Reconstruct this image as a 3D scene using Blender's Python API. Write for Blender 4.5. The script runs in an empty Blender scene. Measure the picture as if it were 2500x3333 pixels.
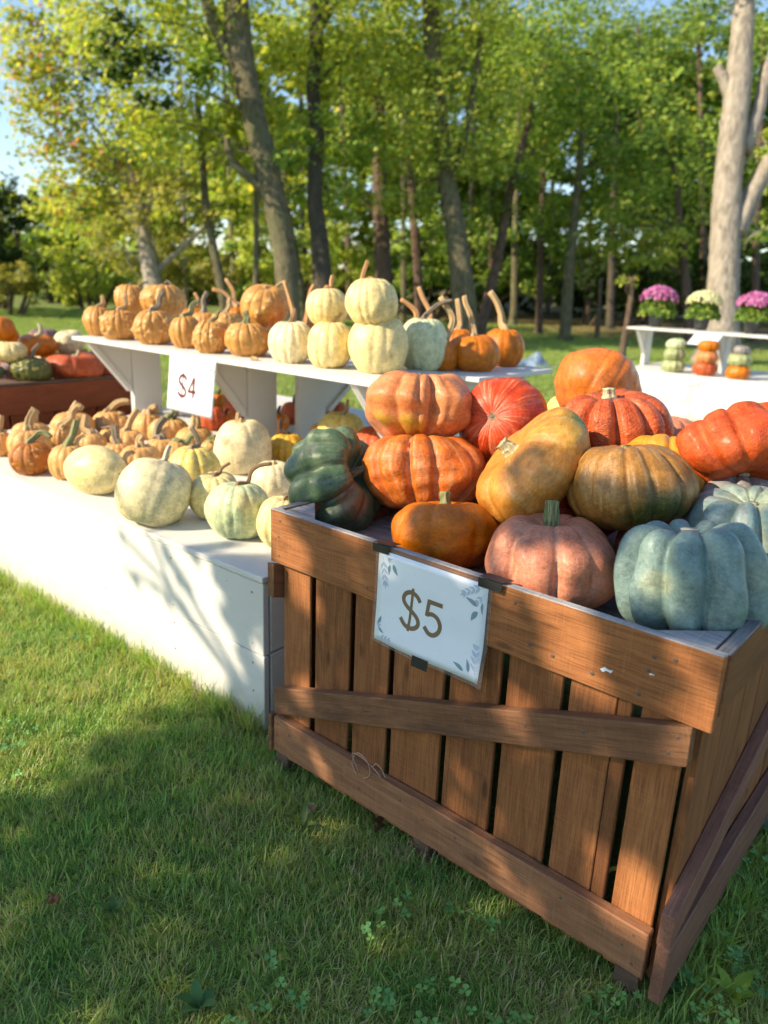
import bpy, bmesh, math, random
import numpy as np
from mathutils import Vector, Matrix

random.seed(7)
RNG = np.random.default_rng(11)
sc = bpy.context.scene

# ------------------------------------------------------------------ camera
CAM = np.array([1.3684, -1.1743, 1.321]); YAW, PITCH, ROLL, FPX = -0.704, 0.3007, 0.0389, 2433.64
_f = np.array([math.sin(YAW)*math.cos(PITCH), math.cos(YAW)*math.cos(PITCH), -math.sin(PITCH)])
_r0 = np.array([math.cos(YAW), -math.sin(YAW), 0.0]); _u0 = np.cross(_r0, _f)
CR = _r0*math.cos(ROLL) + _u0*math.sin(ROLL); CU = -_r0*math.sin(ROLL) + _u0*math.cos(ROLL); CF = _f
cam = bpy.data.cameras.new('camera'); camo = bpy.data.objects.new('camera', cam)
sc.collection.objects.link(camo); sc.camera = camo
m = Matrix.Identity(4)
for i in range(3):
    m[i][0], m[i][1], m[i][2], m[i][3] = CR[i], CU[i], -CF[i], CAM[i]
camo.matrix_world = m
cam.sensor_fit = 'HORIZONTAL'; cam.sensor_width = 36.0; cam.lens = FPX/2500*36.0
cam.clip_start = 0.05; cam.clip_end = 600
cam.dof.use_dof = True; cam.dof.focus_distance = 1.66; cam.dof.aperture_fstop = 3.7

# ------------------------------------------------------------------ light
SUN_AZ, SUN_EL = math.radians(238.0), math.radians(33.0)      # direction towards the sun, from +x counter-clockwise
SUN = np.array([math.cos(SUN_AZ)*math.cos(SUN_EL), math.sin(SUN_AZ)*math.cos(SUN_EL), math.sin(SUN_EL)])
w = bpy.data.worlds.new('World'); sc.world = w; w.use_nodes = True
nt = w.node_tree; bg = nt.nodes['Background']
sky = nt.nodes.new('ShaderNodeTexSky'); sky.sky_type = 'NISHITA'; sky.sun_disc = False
sky.sun_elevation = SUN_EL; sky.sun_rotation = math.atan2(SUN[0], SUN[1])
sky.air_density = 1.0; sky.dust_density = 0.3; sky.ozone_density = 2.0
nt.links.new(sky.outputs['Color'], bg.inputs['Color']); bg.inputs['Strength'].default_value = 0.136
sl = bpy.data.lights.new('sun', 'SUN'); sl.energy = 4.9; sl.angle = math.radians(0.53); sl.color = (1.0, 0.84, 0.61)
so = bpy.data.objects.new('sun', sl); sc.collection.objects.link(so)
so.rotation_euler = Vector(SUN).to_track_quat('Z', 'Y').to_euler()
so.location = (-6, -8, 9)
sc.view_settings.view_transform = 'Standard'; sc.view_settings.look = 'None'
sc.view_settings.gamma = 1.0; sc.view_settings.exposure = 0.80; sc.view_settings.use_curve_mapping = False
sc.cycles.use_denoising = True; sc.cycles.use_adaptive_sampling = True; sc.cycles.adaptive_threshold = 0.03
sc.cycles.max_bounces = 5; sc.cycles.diffuse_bounces = 3; sc.cycles.glossy_bounces = 2; sc.cycles.transmission_bounces = 3; sc.cycles.transparent_max_bounces = 6

# ------------------------------------------------------------------ geometry helpers
def ray(x, y):                                   # photograph pixel (2500 x 3333) -> view direction
    return CF + CR*(x-1250)/FPX - CU*(y-1666.5)/FPX
def at_depth(x, y, d): return CAM + ray(x, y)*d
def at_plane(x, y, ax, v):
    r = ray(x, y); return CAM + r*((v-CAM[ax])/r[ax])
def depth_of(p): return float((np.array(p)-CAM) @ CF)
def uD(x, y, d): return at_depth(x*1.507, y*1.507, d)      # the 1659-px view of the photograph

def tag(o, label=None, cat=None, group=None, kind=None):
    if label: o['label'] = label
    if cat: o['category'] = cat
    if group: o['group'] = group
    if kind: o['kind'] = kind
    return o
def link(o, parent=None):
    sc.collection.objects.link(o)
    if parent is not None: o.parent = parent
    return o
def empty(name, loc=(0, 0, 0), label=None, cat=None, group=None, mat=None):
    o = bpy.data.objects.new(name, None); o.empty_display_size = 0.05
    link(o)
    if mat is not None: o.matrix_world = mat
    else: o.location = loc
    return tag(o, label, cat, group)
def mesh_obj(name, verts, faces, mats, parent=None, smooth=False, attrs=None):
    me = bpy.data.meshes.new(name)
    if isinstance(faces, np.ndarray):
        nv, nf, k = len(verts), len(faces), faces.shape[1]
        me.vertices.add(nv); me.vertices.foreach_set('co', np.asarray(verts, np.float32).ravel())
        me.loops.add(nf*k); me.loops.foreach_set('vertex_index', faces.astype(np.int32).ravel())
        me.polygons.add(nf); me.polygons.foreach_set('loop_start', np.arange(0, nf*k, k, dtype=np.int32))
        me.polygons.foreach_set('loop_total', np.full(nf, k, np.int32))
        me.update(calc_edges=True)
    else:
        me.from_pydata([tuple(map(float, v)) for v in verts], [], faces); me.update()
    if smooth: me.polygons.foreach_set('use_smooth', np.ones(len(me.polygons), bool))
    for n, (typ, data) in (attrs or {}).items():
        a = me.attributes.new(n, typ, 'POINT')
        key = {'FLOAT': 'value', 'FLOAT_VECTOR': 'vector', 'FLOAT_COLOR': 'color', 'INT': 'value'}[typ]
        a.data.foreach_set(key, np.asarray(data, np.float32 if typ != 'INT' else np.int32).ravel())
    for mt in (mats if isinstance(mats, (list, tuple)) else [mats]): me.materials.append(mt)
    o = bpy.data.objects.new(name, me)
    return link(o, parent)

def box_bm(bm, lo, hi, M=None, bev=0.0015, jit=0.0, topmat=None):
    vs = []
    for x in (lo[0], hi[0]):
        for y in (lo[1], hi[1]):
            for z in (lo[2], hi[2]):
                vs.append(bm.verts.new((x+random.uniform(-jit, jit), y+random.uniform(-jit, jit), z+random.uniform(-jit, jit))))
    q = [(0,1,3,2),(4,6,7,5),(0,4,5,1),(2,3,7,6),(0,2,6,4),(1,5,7,3)]
    fs = [bm.faces.new([vs[i] for i in f]) for f in q]
    if topmat is not None: fs[5].material_index = topmat
    if bev > 0:
        es = list({e for f in fs for e in f.edges})
        bmesh.ops.bevel(bm, geom=es, offset=bev, segments=1, affect='EDGES', profile=0.5)
    if M is not None:
        bmesh.ops.transform(bm, matrix=M, verts=bm.verts)
def board(name, lo, hi, mats, parent=None, bev=0.0015, jit=0.0006, axis=0, topmat=None, rot=None):
    """a plank between two corners; its mesh runs along local X so that the grain does too"""
    lo = np.array(lo, float); hi = np.array(hi, float); c = (lo+hi)/2; h = (hi-lo)/2
    if axis == 0: hl = h; B = Matrix(((1,0,0),(0,1,0),(0,0,1)))
    elif axis == 1: hl = np.array([h[1], h[0], h[2]]); B = Matrix(((0,-1,0),(1,0,0),(0,0,1)))
    else: hl = np.array([h[2], h[1], h[0]]); B = Matrix(((0,0,-1),(0,1,0),(1,0,0)))
    bm = bmesh.new(); box_bm(bm, -hl, hl, None, bev, jit)
    if topmat is not None:
        bm.normal_update()
        for f in bm.faces:
            if (B @ f.normal).z > 0.6: f.material_index = topmat
    me = bpy.data.meshes.new(name); bm.to_mesh(me); bm.free()
    for mt in (mats if isinstance(mats, (list, tuple)) else [mats]): me.materials.append(mt)
    o = bpy.data.objects.new(name, me); link(o, parent)
    M = Matrix.Translation(Vector(c)) @ B.to_4x4()
    if rot is not None: M = Matrix.Translation(Vector(c)) @ rot.to_4x4() @ B.to_4x4()
    o.matrix_local = M
    return o

def catmull(P, n):
    P = np.array(P, float)
    if len(P) == 2: return np.array([P[0]*(1-t)+P[1]*t for t in np.linspace(0, 1, n)])
    Q = np.vstack([2*P[0]-P[1], P, 2*P[-1]-P[-2]]); out = []
    segs = len(P)-1
    for t in np.linspace(0, segs, n):
        i = min(int(t), segs-1); s = t-i
        a, b, c, d = Q[i], Q[i+1], Q[i+2], Q[i+3]
        out.append(0.5*((2*b)+(-a+c)*s+(2*a-5*b+4*c-d)*s*s+(-a+3*b-3*c+d)*s**3))
    return np.array(out)
def tube(P, radii, sides=8, ridge=0.0, nr=5, twist=0.0, noise=0.0, cap=True):
    P = np.array(P, float); n = len(P); T = np.gradient(P, axis=0)
    T /= np.linalg.norm(T, axis=1)[:, None]+1e-9
    ref = np.array([0.31, 0.9, 0.2]); ref -= T[0]*(ref @ T[0]); ref /= np.linalg.norm(ref)
    V = []; s = np.linspace(0, 1, n)
    for i in range(n):
        ref = ref - T[i]*(ref @ T[i]); ref /= np.linalg.norm(ref)+1e-9; b = np.cross(T[i], ref)
        for k in range(sides):
            a = 2*math.pi*k/sides
            rr = radii[i]*(1+ridge*math.cos(nr*a+twist*s[i]))*(1+noise*random.uniform(-1, 1))
            V.append(P[i]+(ref*math.cos(a)+b*math.sin(a))*rr)
    F = []
    for i in range(n-1):
        for k in range(sides):
            k2 = (k+1) % sides
            F.append((i*sides+k, i*sides+k2, (i+1)*sides+k2, (i+1)*sides+k))
    if cap:
        F.append(tuple(range(sides))[::-1]); F.append(tuple((n-1)*sides+k for k in range(sides)))
    return V, F
class Acc:
    def __init__(s): s.v = []; s.f = []
    def add(s, V, F):
        o = len(s.v); s.v.extend([tuple(map(float, v)) for v in V]); s.f.extend([tuple(i+o for i in f) for f in F])

# ------------------------------------------------------------------ materials
MATS = {}

class N:
    """tiny node-graph helper"""
    def __init__(s, name):
        s.m = bpy.data.materials.new(name); s.m.use_nodes = True; s.t = s.m.node_tree
        s.b = s.t.nodes['Principled BSDF']; s.out = s.t.nodes['Material Output']
    def n(s, typ, **kw):
        nd = s.t.nodes.new(typ)
        for k, v in kw.items(): setattr(nd, k, v)
        return nd
    def l(s, a, b): s.t.links.new(a, b)
    def put(s, sock, v):
        if hasattr(v, 'links') or hasattr(v, 'is_linked'): s.l(v, sock)
        else: sock.default_value = v
    def coord(s, scale=(1, 1, 1), attr=None, src='Object', loc=None):
        if attr: v = s.n('ShaderNodeAttribute', attribute_name=attr).outputs['Vector']
        else: v = s.n('ShaderNodeTexCoord').outputs[src]
        mp = s.n('ShaderNodeMapping'); mp.inputs['Scale'].default_value = scale
        if loc is not None: s.put(mp.inputs['Location'], loc)
        s.l(v, mp.inputs['Vector']); return mp.outputs['Vector']
    def noise(s, vec, scale=5, detail=3, rough=0.55, dist=0.0):
        nd = s.n('ShaderNodeTexNoise'); nd.inputs['Scale'].default_value = scale; nd.inputs['Detail'].default_value = detail
        nd.inputs['Roughness'].default_value = rough; nd.inputs['Distortion'].default_value = dist
        if vec is not None: s.l(vec, nd.inputs['Vector'])
        return nd.outputs['Fac']
    def vor(s, vec, scale=5, feature='F1', rnd=1.0):
        nd = s.n('ShaderNodeTexVoronoi', feature=feature); nd.inputs['Scale'].default_value = scale
        nd.inputs['Randomness'].default_value = rnd
        if vec is not None: s.l(vec, nd.inputs['Vector'])
        return nd.outputs['Distance']
    def ramp(s, fac, stops):
        nd = s.n('ShaderNodeValToRGB'); e = nd.color_ramp.elements
        while len(e) < len(stops): e.new(0.5)
        for i, (p, c) in enumerate(stops):
            e[i].position = p
            e[i].color = (c, c, c, 1) if isinstance(c, (int, float)) else (*c[:3], 1)
        s.l(fac, nd.inputs['Fac']); return nd.outputs['Color']
    def math(s, op, a, b=0.0, clamp=False):
        nd = s.n('ShaderNodeMath', operation=op, use_clamp=clamp); s.put(nd.inputs[0], a); s.put(nd.inputs[1], b); return nd.outputs[0]
    def mix(s, fac, a, b, mode='MIX'):
        nd = s.n('ShaderNodeMix', data_type='RGBA', blend_type=mode)
        s.put(nd.inputs[0], fac)
        for sk, v in ((nd.inputs[6], a), (nd.inputs[7], b)):
            if isinstance(v, tuple): sk.default_value = (*v[:3], 1)
            else: s.l(v, sk)
        return nd.outputs[2]
    def bump(s, h, strength=0.3, dist=0.01, prev=None):
        nd = s.n('ShaderNodeBump'); nd.inputs['Strength'].default_value = strength; nd.inputs['Distance'].default_value = dist
        s.l(h, nd.inputs['Height'])
        if prev is not None: s.l(prev, nd.inputs['Normal'])
        return nd.outputs['Normal']
    def done(s, col=None, rough=None, normal=None, spec=None):
        if col is not None:
            if isinstance(col, tuple): s.b.inputs['Base Color'].default_value = (*col[:3], 1)
            else: s.l(col, s.b.inputs['Base Color'])
        if rough is not None: s.put(s.b.inputs['Roughness'], rough)
        if normal is not None: s.l(normal, s.b.inputs['Normal'])
        if spec is not None: s.b.inputs['Specular IOR Level'].default_value = spec
        MATS[s.m.name] = s.m; return s.m
def objrand(g):
    return g.n('ShaderNodeObjectInfo').outputs['Random']
def rand_offset(g):
    r = objrand(g); c = g.n('ShaderNodeCombineXYZ')
    g.l(g.math('MULTIPLY', r, 37.0), c.inputs[0]); g.l(g.math('MULTIPLY', r, 91.0), c.inputs[1]); g.l(g.math('MULTIPLY', r, 53.0), c.inputs[2])
    return c.outputs[0]

def wood(name, dark, light, stain=(0.05, 0.03, 0.02), rough=0.75, bump=0.35, stain_amt=0.5, vary=0.5):
    g = N(name); off = rand_offset(g)
    fine = g.coord((7, 240, 240), loc=off); big = g.coord((2.0, 18, 18), loc=off); saw = g.coord((300, 9, 9), loc=off)
    a = g.noise(fine, 1.6, 4, 0.6, 0.6); b = g.noise(big, 1.6, 4, 0.55, 1.6); sw = g.noise(saw, 1.2, 2, 0.5)
    col = g.mix(g.ramp(b, [(0.28, 0.0), (0.72, 1.0)]), dark, light)
    col = g.mix(g.math('MULTIPLY', g.ramp(a, [(0.46, 0.0), (0.62, 1.0)]), 0.5), col, tuple(c*0.42 for c in dark))
    col = g.mix(g.math('MULTIPLY', g.ramp(sw, [(0.5, 0.0), (0.7, 1.0)]), 0.13), col, tuple(min(1, c*1.6) for c in light))
    kn = g.ramp(g.vor(g.coord((1.3, 4.2, 4.2), loc=off), 3.2), [(0.06, 1.0), (0.13, 0.0)])
    col = g.mix(g.math('MULTIPLY', kn, 0.65), col, tuple(c*0.3 for c in dark))
    hv = g.n('ShaderNodeHueSaturation'); g.l(col, hv.inputs['Color'])
    g.l(g.math('ADD', g.math('MULTIPLY', objrand(g), vary), 1-vary/2), hv.inputs['Value'])
    col = hv.outputs['Color']
    st = g.ramp(g.noise(g.coord((1.2, 3.5, 3.5), loc=off), 2.3, 5, 0.65, 0.5), [(0.56, 0.0), (0.66, 1.0)])
    col = g.mix(g.math('MULTIPLY', st, stain_amt), col, stain)
    h = g.math('ADD', g.math('MULTIPLY', a, 0.7), g.math('MULTIPLY', sw, 0.5))
    nrm = g.bump(h, bump, 0.004)
    return g.done(col, rough, nrm, 0.3)
wood('crate_wood', (0.20, 0.072, 0.024), (0.35, 0.138, 0.048), (0.085, 0.035, 0.018), 0.7, 0.45, 0.4)
wood('rail_wood', (0.21, 0.090, 0.042), (0.33, 0.158, 0.076), (0.07, 0.035, 0.025), 0.72, 0.4, 0.55)
wood('purple_wood', (0.20, 0.085, 0.052), (0.29, 0.14, 0.09), (0.10, 0.05, 0.045), 0.7, 0.4, 0.4)
wood('grey_wood', (0.17, 0.165, 0.165), (0.42, 0.41, 0.40), (0.06, 0.05, 0.045), 0.9, 0.6, 0.5)
wood('leg_wood', (0.10, 0.06, 0.04), (0.19, 0.12, 0.08), (0.04, 0.03, 0.02), 0.9, 0.5)
wood('bin_wood', (0.16, 0.035, 0.010), (0.25, 0.06, 0.016), (0.06, 0.02, 0.01), 0.6, 0.3)

def paint(name, base, wear=(0.25, 0.2, 0.17), wear_amt=0.6, rough=0.5):
    g = N(name); off = rand_offset(g); v = g.coord((1, 1, 1), loc=off)
    a = g.noise(v, 3.0, 5, 0.6); brush = g.noise(g.coord((3, 70, 70), loc=off), 1.5, 3)
    col = g.mix(g.ramp(a, [(0.3, 0.0), (0.75, 1.0)]), base, tuple(c*0.93 for c in base))
    spots = g.ramp(g.vor(v, 26), [(0.03, 1.0), (0.075, 0.0)])
    keep = g.ramp(g.noise(v, 7, 3), [(0.55, 0.0), (0.62, 1.0)])
    col = g.mix(g.math('MULTIPLY', g.math('MULTIPLY', spots, keep), 0.7), col, (0.12, 0.11, 0.09))
    chip = g.ramp(g.noise(g.coord((2, 9, 9), loc=off), 4, 6, 0.7), [(0.68, 0.0), (0.71, 1.0)])
    col = g.mix(g.math('MULTIPLY', chip, wear_amt), col, wear)
    wp = g.n('ShaderNodeNewGeometry').outputs['Position']; sz = g.n('ShaderNodeSeparateXYZ'); g.l(wp, sz.inputs[0])
    foot = g.ramp(g.math('ADD', sz.outputs[2], g.math('MULTIPLY', g.noise(wp, 14, 5, 0.7), 0.16)), [(0.10, 1.0), (0.22, 0.0)])
    col = g.mix(g.math('MULTIPLY', foot, 0.38), col, (0.24, 0.23, 0.12))
    scuff = g.ramp(g.noise(g.coord((5, 34, 34), loc=off), 2.2, 5, 0.7, 1.0), [(0.60, 0.0), (0.74, 1.0)])
    col = g.mix(g.math('MULTIPLY', scuff, 0.30), col, tuple(c*0.62 for c in base))
    nrm = g.bump(g.math('ADD', brush, g.math('MULTIPLY', a, 0.6)), 0.35, 0.003)
    return g.done(col, rough, nrm, 0.4)
paint('white_paint', (0.67, 0.658, 0.62)); paint('white_paint_worn', (0.68, 0.665, 0.62), (0.30, 0.25, 0.22), 0.9)

def flat(name, col, rough=0.6, spec=0.4, nb=None):
    g = N(name)
    nrm = g.bump(g.noise(g.coord(), nb[0], 3), nb[1], 0.002) if nb else None
    return g.done(col, rough, nrm, spec)
flat('tape_black', (0.012, 0.012, 0.013), 0.45, 0.5, (300, 0.15)); flat('nail_steel', (0.10, 0.075, 0.06), 0.6, 0.5)
flat('print_brown', (0.20, 0.135, 0.075), 0.5); flat('print_red', (0.13, 0.022, 0.026), 0.5)
flat('leaf_teal', (0.20, 0.31, 0.36), 0.5); flat('leaf_pale', (0.46, 0.53, 0.66), 0.5); flat('leaf_grey', (0.22, 0.24, 0.24), 0.5)
flat('print_dark', (0.09, 0.08, 0.085), 0.5)
flat('twine', (0.50, 0.33, 0.24), 0.8); flat('dark_plastic', (0.03, 0.032, 0.034), 0.4, 0.5, (80, 0.1))
g = N('paper'); g.b.inputs['Coat Weight'].default_value = 0.5; g.b.inputs['Coat Roughness'].default_value = 0.12
g.done(g.mix(g.noise(g.coord(), 9, 3), (0.76, 0.81, 0.88), (0.82, 0.86, 0.92)), 0.4, g.bump(g.noise(g.coord((1, 1, 1)), 14, 2), 0.25, 0.01), 0.5)  # white paper tinted cool, the blue of skylight put into its colour
g = N('laminate'); g.b.inputs['Transmission Weight'].default_value = 0.0; g.b.inputs['Alpha'].default_value = 0.07
g.done((0.75, 0.76, 0.78), 0.15, None, 0.5)
g = N('tarp_blue'); v = g.coord()
g.done(g.mix(g.noise(v, 6, 4), (0.10, 0.17, 0.26), (0.24, 0.31, 0.40)), 0.4, g.bump(g.noise(v, 5, 4, 0.6, 1.0), 0.8, 0.05), 0.5)

def pumpkin_mat(name, base, alt, streak=None, streak_amt=0.35, groove=None, groove_amt=0.0, patches=(), rough=0.42, bump=0.25, bump_scale=55,
                mottle=3.0, speck=None, speck_amt=0.0, wartcol=None, dirt=0.25):
    g = N(name); off = rand_offset(g)
    vo = g.coord((1, 1, 1), attr='uni', loc=off)
    a = g.noise(vo, mottle, 5, 0.6, 0.4)
    col = g.mix(g.ramp(a, [(0.32, 0.0), (0.7, 1.0)]), base, alt)
    vs = g.coord((1, 1, 1), attr='stk', loc=off)
    sn = g.noise(vs, 2.6, 4, 0.6, 0.2)
    if streak is not None:
        col = g.mix(g.math('MULTIPLY', g.ramp(sn, [(0.5, 0.0), (0.66, 1.0)]), streak_amt), col, streak)
    if groove is not None:
        rib = g.n('ShaderNodeAttribute', attribute_name='rib').outputs['Fac']
        gm = g.math('MULTIPLY', g.ramp(rib, [(0.04, 1.0), (0.22, 0.0)]), g.ramp(sn, [(0.35, 0.2), (0.6, 1.0)]))
        col = g.mix(g.math('MULTIPLY', gm, groove_amt), col, groove)
    u = g.n('ShaderNodeAttribute', attribute_name='uni').outputs['Vector']
    for (cx, cy, cz, rad, pc, amt) in patches:
        d = g.n('ShaderNodeVectorMath', operation='DISTANCE'); g.l(u, d.inputs[0]); d.inputs[1].default_value = (cx, cy, cz)
        dd = g.math('ADD', d.outputs['Value'], g.math('MULTIPLY', g.math('SUBTRACT', g.noise(vo, 4.0, 5, 0.65, 0.4), 0.5), rad*1.3))
        col = g.mix(g.math('MULTIPLY', g.ramp(g.math('DIVIDE', dd, rad*2), [(0.28, 1.0), (0.52, 0.0)]), amt), col, pc)
    sp = g.noise(vo, 30, 3, 0.6)
    if speck is not None:
        col = g.mix(g.math('MULTIPLY', g.ramp(sp, [(0.56, 0.0), (0.68, 1.0)]), speck_amt), col, speck)
    pit = g.math('MULTIPLY', g.ramp(g.vor(vo, 11), [(0.035, 1.0), (0.085, 0.0)]), g.ramp(g.noise(vo, 3.1, 3), [(0.5, 0.0), (0.6, 1.0)]))
    col = g.mix(g.math('MULTIPLY', pit, 0.55), col, tuple(min(.75, c*.6+.22) for c in base))
    pit2 = g.math('MULTIPLY', g.ramp(g.vor(g.coord((1, 1, 1), attr='uni', loc=(7.3, 1.1, 4.2)), 17), [(0.03, 1.0), (0.06, 0.0)]), g.ramp(g.noise(vo, 2.3, 3), [(0.48, 0.0), (0.6, 1.0)]))
    col = g.mix(g.math('MULTIPLY', pit2, 0.7), col, tuple(c*.22+.012 for c in base))
    if wartcol is not None:
        wt = g.n('ShaderNodeAttribute', attribute_name='wart').outputs['Fac']
        col = g.mix(g.ramp(wt, [(0.25, 0.0), (0.7, 0.85)]), col, wartcol)
    if dirt > 0:
        dm = g.math('MULTIPLY', g.ramp(g.noise(vo, 9, 6, 0.72), [(0.57, 0.0), (0.68, 1.0)]), min(1, dirt*1.4))
        col = g.mix(dm, col, tuple(c*0.42+0.02 for c in base))
    fv = g.noise(vo, 17, 5, 0.65, 0.8)
    hv = g.n('ShaderNodeHueSaturation'); g.l(col, hv.inputs['Color']); g.l(g.math('ADD', g.math('MULTIPLY', g.math('ADD', fv, g.math('MULTIPLY', g.noise(vo, 4.3, 3), 0.8)), 1.25), -0.18), hv.inputs['Value']); hv.inputs['Saturation'].default_value = 1.04
    col = hv.outputs['Color']
    h = g.math('ADD', g.math('MULTIPLY', g.noise(vo, bump_scale, 3, 0.6), 0.45), g.math('ADD', g.math('MULTIPLY', sn, 0.5), g.math('MULTIPLY', g.noise(vo, 14, 3), 0.6)))
    nrm = g.bump(h, min(1.0, bump*1.9), 0.006)
    rr = g.math('ADD', g.math('MULTIPLY', g.noise(vo, 5, 3), 0.28), rough-0.17)
    g.b.inputs['Coat Weight'].default_value = 0.09; g.b.inputs['Coat Roughness'].default_value = 0.26
    return g.done(col, rr, nrm, 0.38)

GREEN = (0.07, 0.10, 0.03)
pumpkin_mat('pk_tan', (0.66, 0.34, 0.115), (0.70, 0.40, 0.15), (0.74, 0.47, 0.21), 0.3, rough=0.55, bump=0.15)
pumpkin_mat('pk_tan_warty', (0.55, 0.255, 0.065), (0.62, 0.32, 0.095), (0.66, 0.40, 0.15), 0.3, rough=0.5, bump=0.2, wartcol=(0.72, 0.48, 0.22), dirt=0.35)
pumpkin_mat('pk_rust_warty', (0.42, 0.13, 0.022), (0.50, 0.19, 0.04), (0.52, 0.25, 0.07), 0.3, rough=0.5, bump=0.3, wartcol=(0.58, 0.34, 0.13), dirt=0.5)
pumpkin_mat('pk_cream', (0.76, 0.60, 0.25), (0.80, 0.66, 0.33), (0.86, 0.68, 0.34), 0.3, rough=0.5, bump=0.12, dirt=0.12)
pumpkin_mat('pk_cream_tip', (0.76, 0.61, 0.27), (0.80, 0.67, 0.35), (0.82, 0.70, 0.36), 0.3, rough=0.5, bump=0.12, dirt=0.1, patches=((0, 0, 0.97, 0.045, (0.12, 0.07, 0.03), 0.9),))
pumpkin_mat('pk_ivory', (0.78, 0.67, 0.42), (0.76, 0.63, 0.36), (0.84, 0.77, 0.52), 0.3, rough=0.55, bump=0.12, dirt=0.12)
pumpkin_mat('pk_ivory_scarred', (0.77, 0.65, 0.38), (0.74, 0.61, 0.34), None, 0, rough=0.55, bump=0.15, dirt=0.15,
            patches=((0.75, -0.35, 0.35, 0.22, (0.33, 0.16, 0.055), 0.7), (0.5, 0.1, -0.5, 0.2, (0.5, 0.36, 0.14), 0.4)))
pumpkin_mat('pk_ivory_russet', (0.78, 0.67, 0.40), (0.74, 0.63, 0.36), None, 0, rough=0.6, bump=0.15, dirt=0.12,
            patches=((0.1, -0.45, 0.85, 0.24, (0.48, 0.29, 0.13), 0.75),))
pumpkin_mat('pk_yellow', (0.76, 0.56, 0.12), (0.78, 0.64, 0.24), (0.76, 0.66, 0.30), 0.3, rough=0.45, bump=0.18, dirt=0.15)
pumpkin_mat('pk_gold', (0.60, 0.34, 0.045), (0.68, 0.45, 0.08), None, 0, rough=0.45, bump=0.2)
pumpkin_mat('pk_mint', (0.46, 0.55, 0.30), (0.60, 0.64, 0.36), (0.70, 0.68, 0.40), 0.5, rough=0.5, bump=0.15, dirt=0.2,
            patches=((0.75, 0.3, 0.45, 0.4, (0.72, 0.60, 0.28), 0.7),))
pumpkin_mat('pk_mint_dirty', (0.66, 0.68, 0.40), (0.58, 0.64, 0.36), (0.76, 0.74, 0.48), 0.4, rough=0.5, bump=0.2, dirt=0.2,
            patches=((0.5, -0.4, -0.5, 0.45, (0.30, 0.19, 0.08), 0.5),), speck=(0.30, 0.17, 0.08), speck_amt=0.25)
pumpkin_mat('pk_orange', (0.56, 0.145, 0.008), (0.62, 0.19, 0.014), (0.66, 0.26, 0.03), 0.35, rough=0.42, bump=0.25)
pumpkin_mat('pk_peach', (0.64, 0.215, 0.085), (0.64, 0.26, 0.105), (0.70, 0.36, 0.19), 0.25, rough=0.36, bump=0.22, dirt=0.25,
            patches=((0.80, -0.25, -0.60, 0.42, (0.44, 0.29, 0.03), 0.75), (0.95, 0.05, -0.22, 0.13, (0.14, 0.19, 0.02), 0.8), (0.55, -0.75, -0.45, 0.3, (0.40, 0.30, 0.04), 0.6)))
pumpkin_mat('pk_tangerine', (0.60, 0.15, 0.030), (0.62, 0.20, 0.05), (0.66, 0.28, 0.09), 0.4, rough=0.36, bump=0.22)
pumpkin_mat('pk_peach_scar', (0.64, 0.145, 0.030), (0.64, 0.19, 0.05), (0.72, 0.36, 0.18), 0.55, (0.72, 0.40, 0.24), 0.45, rough=0.34, bump=0.3, dirt=0.2,
            speck=(0.70, 0.30, 0.13), speck_amt=0.25)
pumpkin_mat('pk_red_striped', (0.50, 0.055, 0.024), (0.56, 0.085, 0.03), (0.66, 0.28, 0.16), 0.75, rough=0.38, bump=0.18, speck=(0.64, 0.22, 0.12), speck_amt=0.3,
            patches=((0.0, 0.0, 0.90, 0.10, (0.07, 0.08, 0.035), 0.9),))
pumpkin_mat('pk_red', (0.52, 0.075, 0.022), (0.57, 0.11, 0.035), (0.62, 0.19, 0.07), 0.35, rough=0.5, bump=0.4, speck=(0.62, 0.2, 0.09), speck_amt=0.35)
pumpkin_mat('pk_red_deep', (0.50, 0.085, 0.028), (0.55, 0.125, 0.045), (0.63, 0.24, 0.11), 0.35, (0.60, 0.26, 0.14), 0.2, rough=0.45, bump=0.55, bump_scale=26, speck=(0.64, 0.26, 0.13), speck_amt=0.4)
pumpkin_mat('pk_orange_deep', (0.52, 0.13, 0.012), (0.56, 0.17, 0.02), (0.54, 0.20, 0.04), 0.3, rough=0.38, bump=0.3)
pumpkin_mat('pk_amber', (0.56, 0.22, 0.045), (0.54, 0.25, 0.065), (0.66, 0.40, 0.15), 0.4, rough=0.36, bump=0.2, dirt=0.25,
            patches=((0.80, 0.0, 0.0, 0.70, (0.36, 0.30, 0.06), 0.5), (0.90, 0.15, -0.05, 0.40, (0.10, 0.17, 0.03), 0.85)))
pumpkin_mat('pk_umber', (0.27, 0.125, 0.030), (0.36, 0.175, 0.045), (0.50, 0.33, 0.15), 0.45, rough=0.36, bump=0.22, speck=(0.50, 0.34, 0.17), speck_amt=0.35, dirt=0.25,
            patches=((0.85, 0.05, -0.62, 0.62, (0.04, 0.065, 0.013), 0.9),))
pumpkin_mat('pk_golden', (0.60, 0.27, 0.035), (0.62, 0.33, 0.06), (0.66, 0.44, 0.14), 0.4, rough=0.36, bump=0.2)
pumpkin_mat('pk_pink', (0.56, 0.19, 0.105), (0.56, 0.23, 0.14), (0.62, 0.32, 0.20), 0.45, (0.66, 0.40, 0.28), 0.35, rough=0.44, bump=0.22, speck=(0.62, 0.38, 0.28), speck_amt=0.35)
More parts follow.
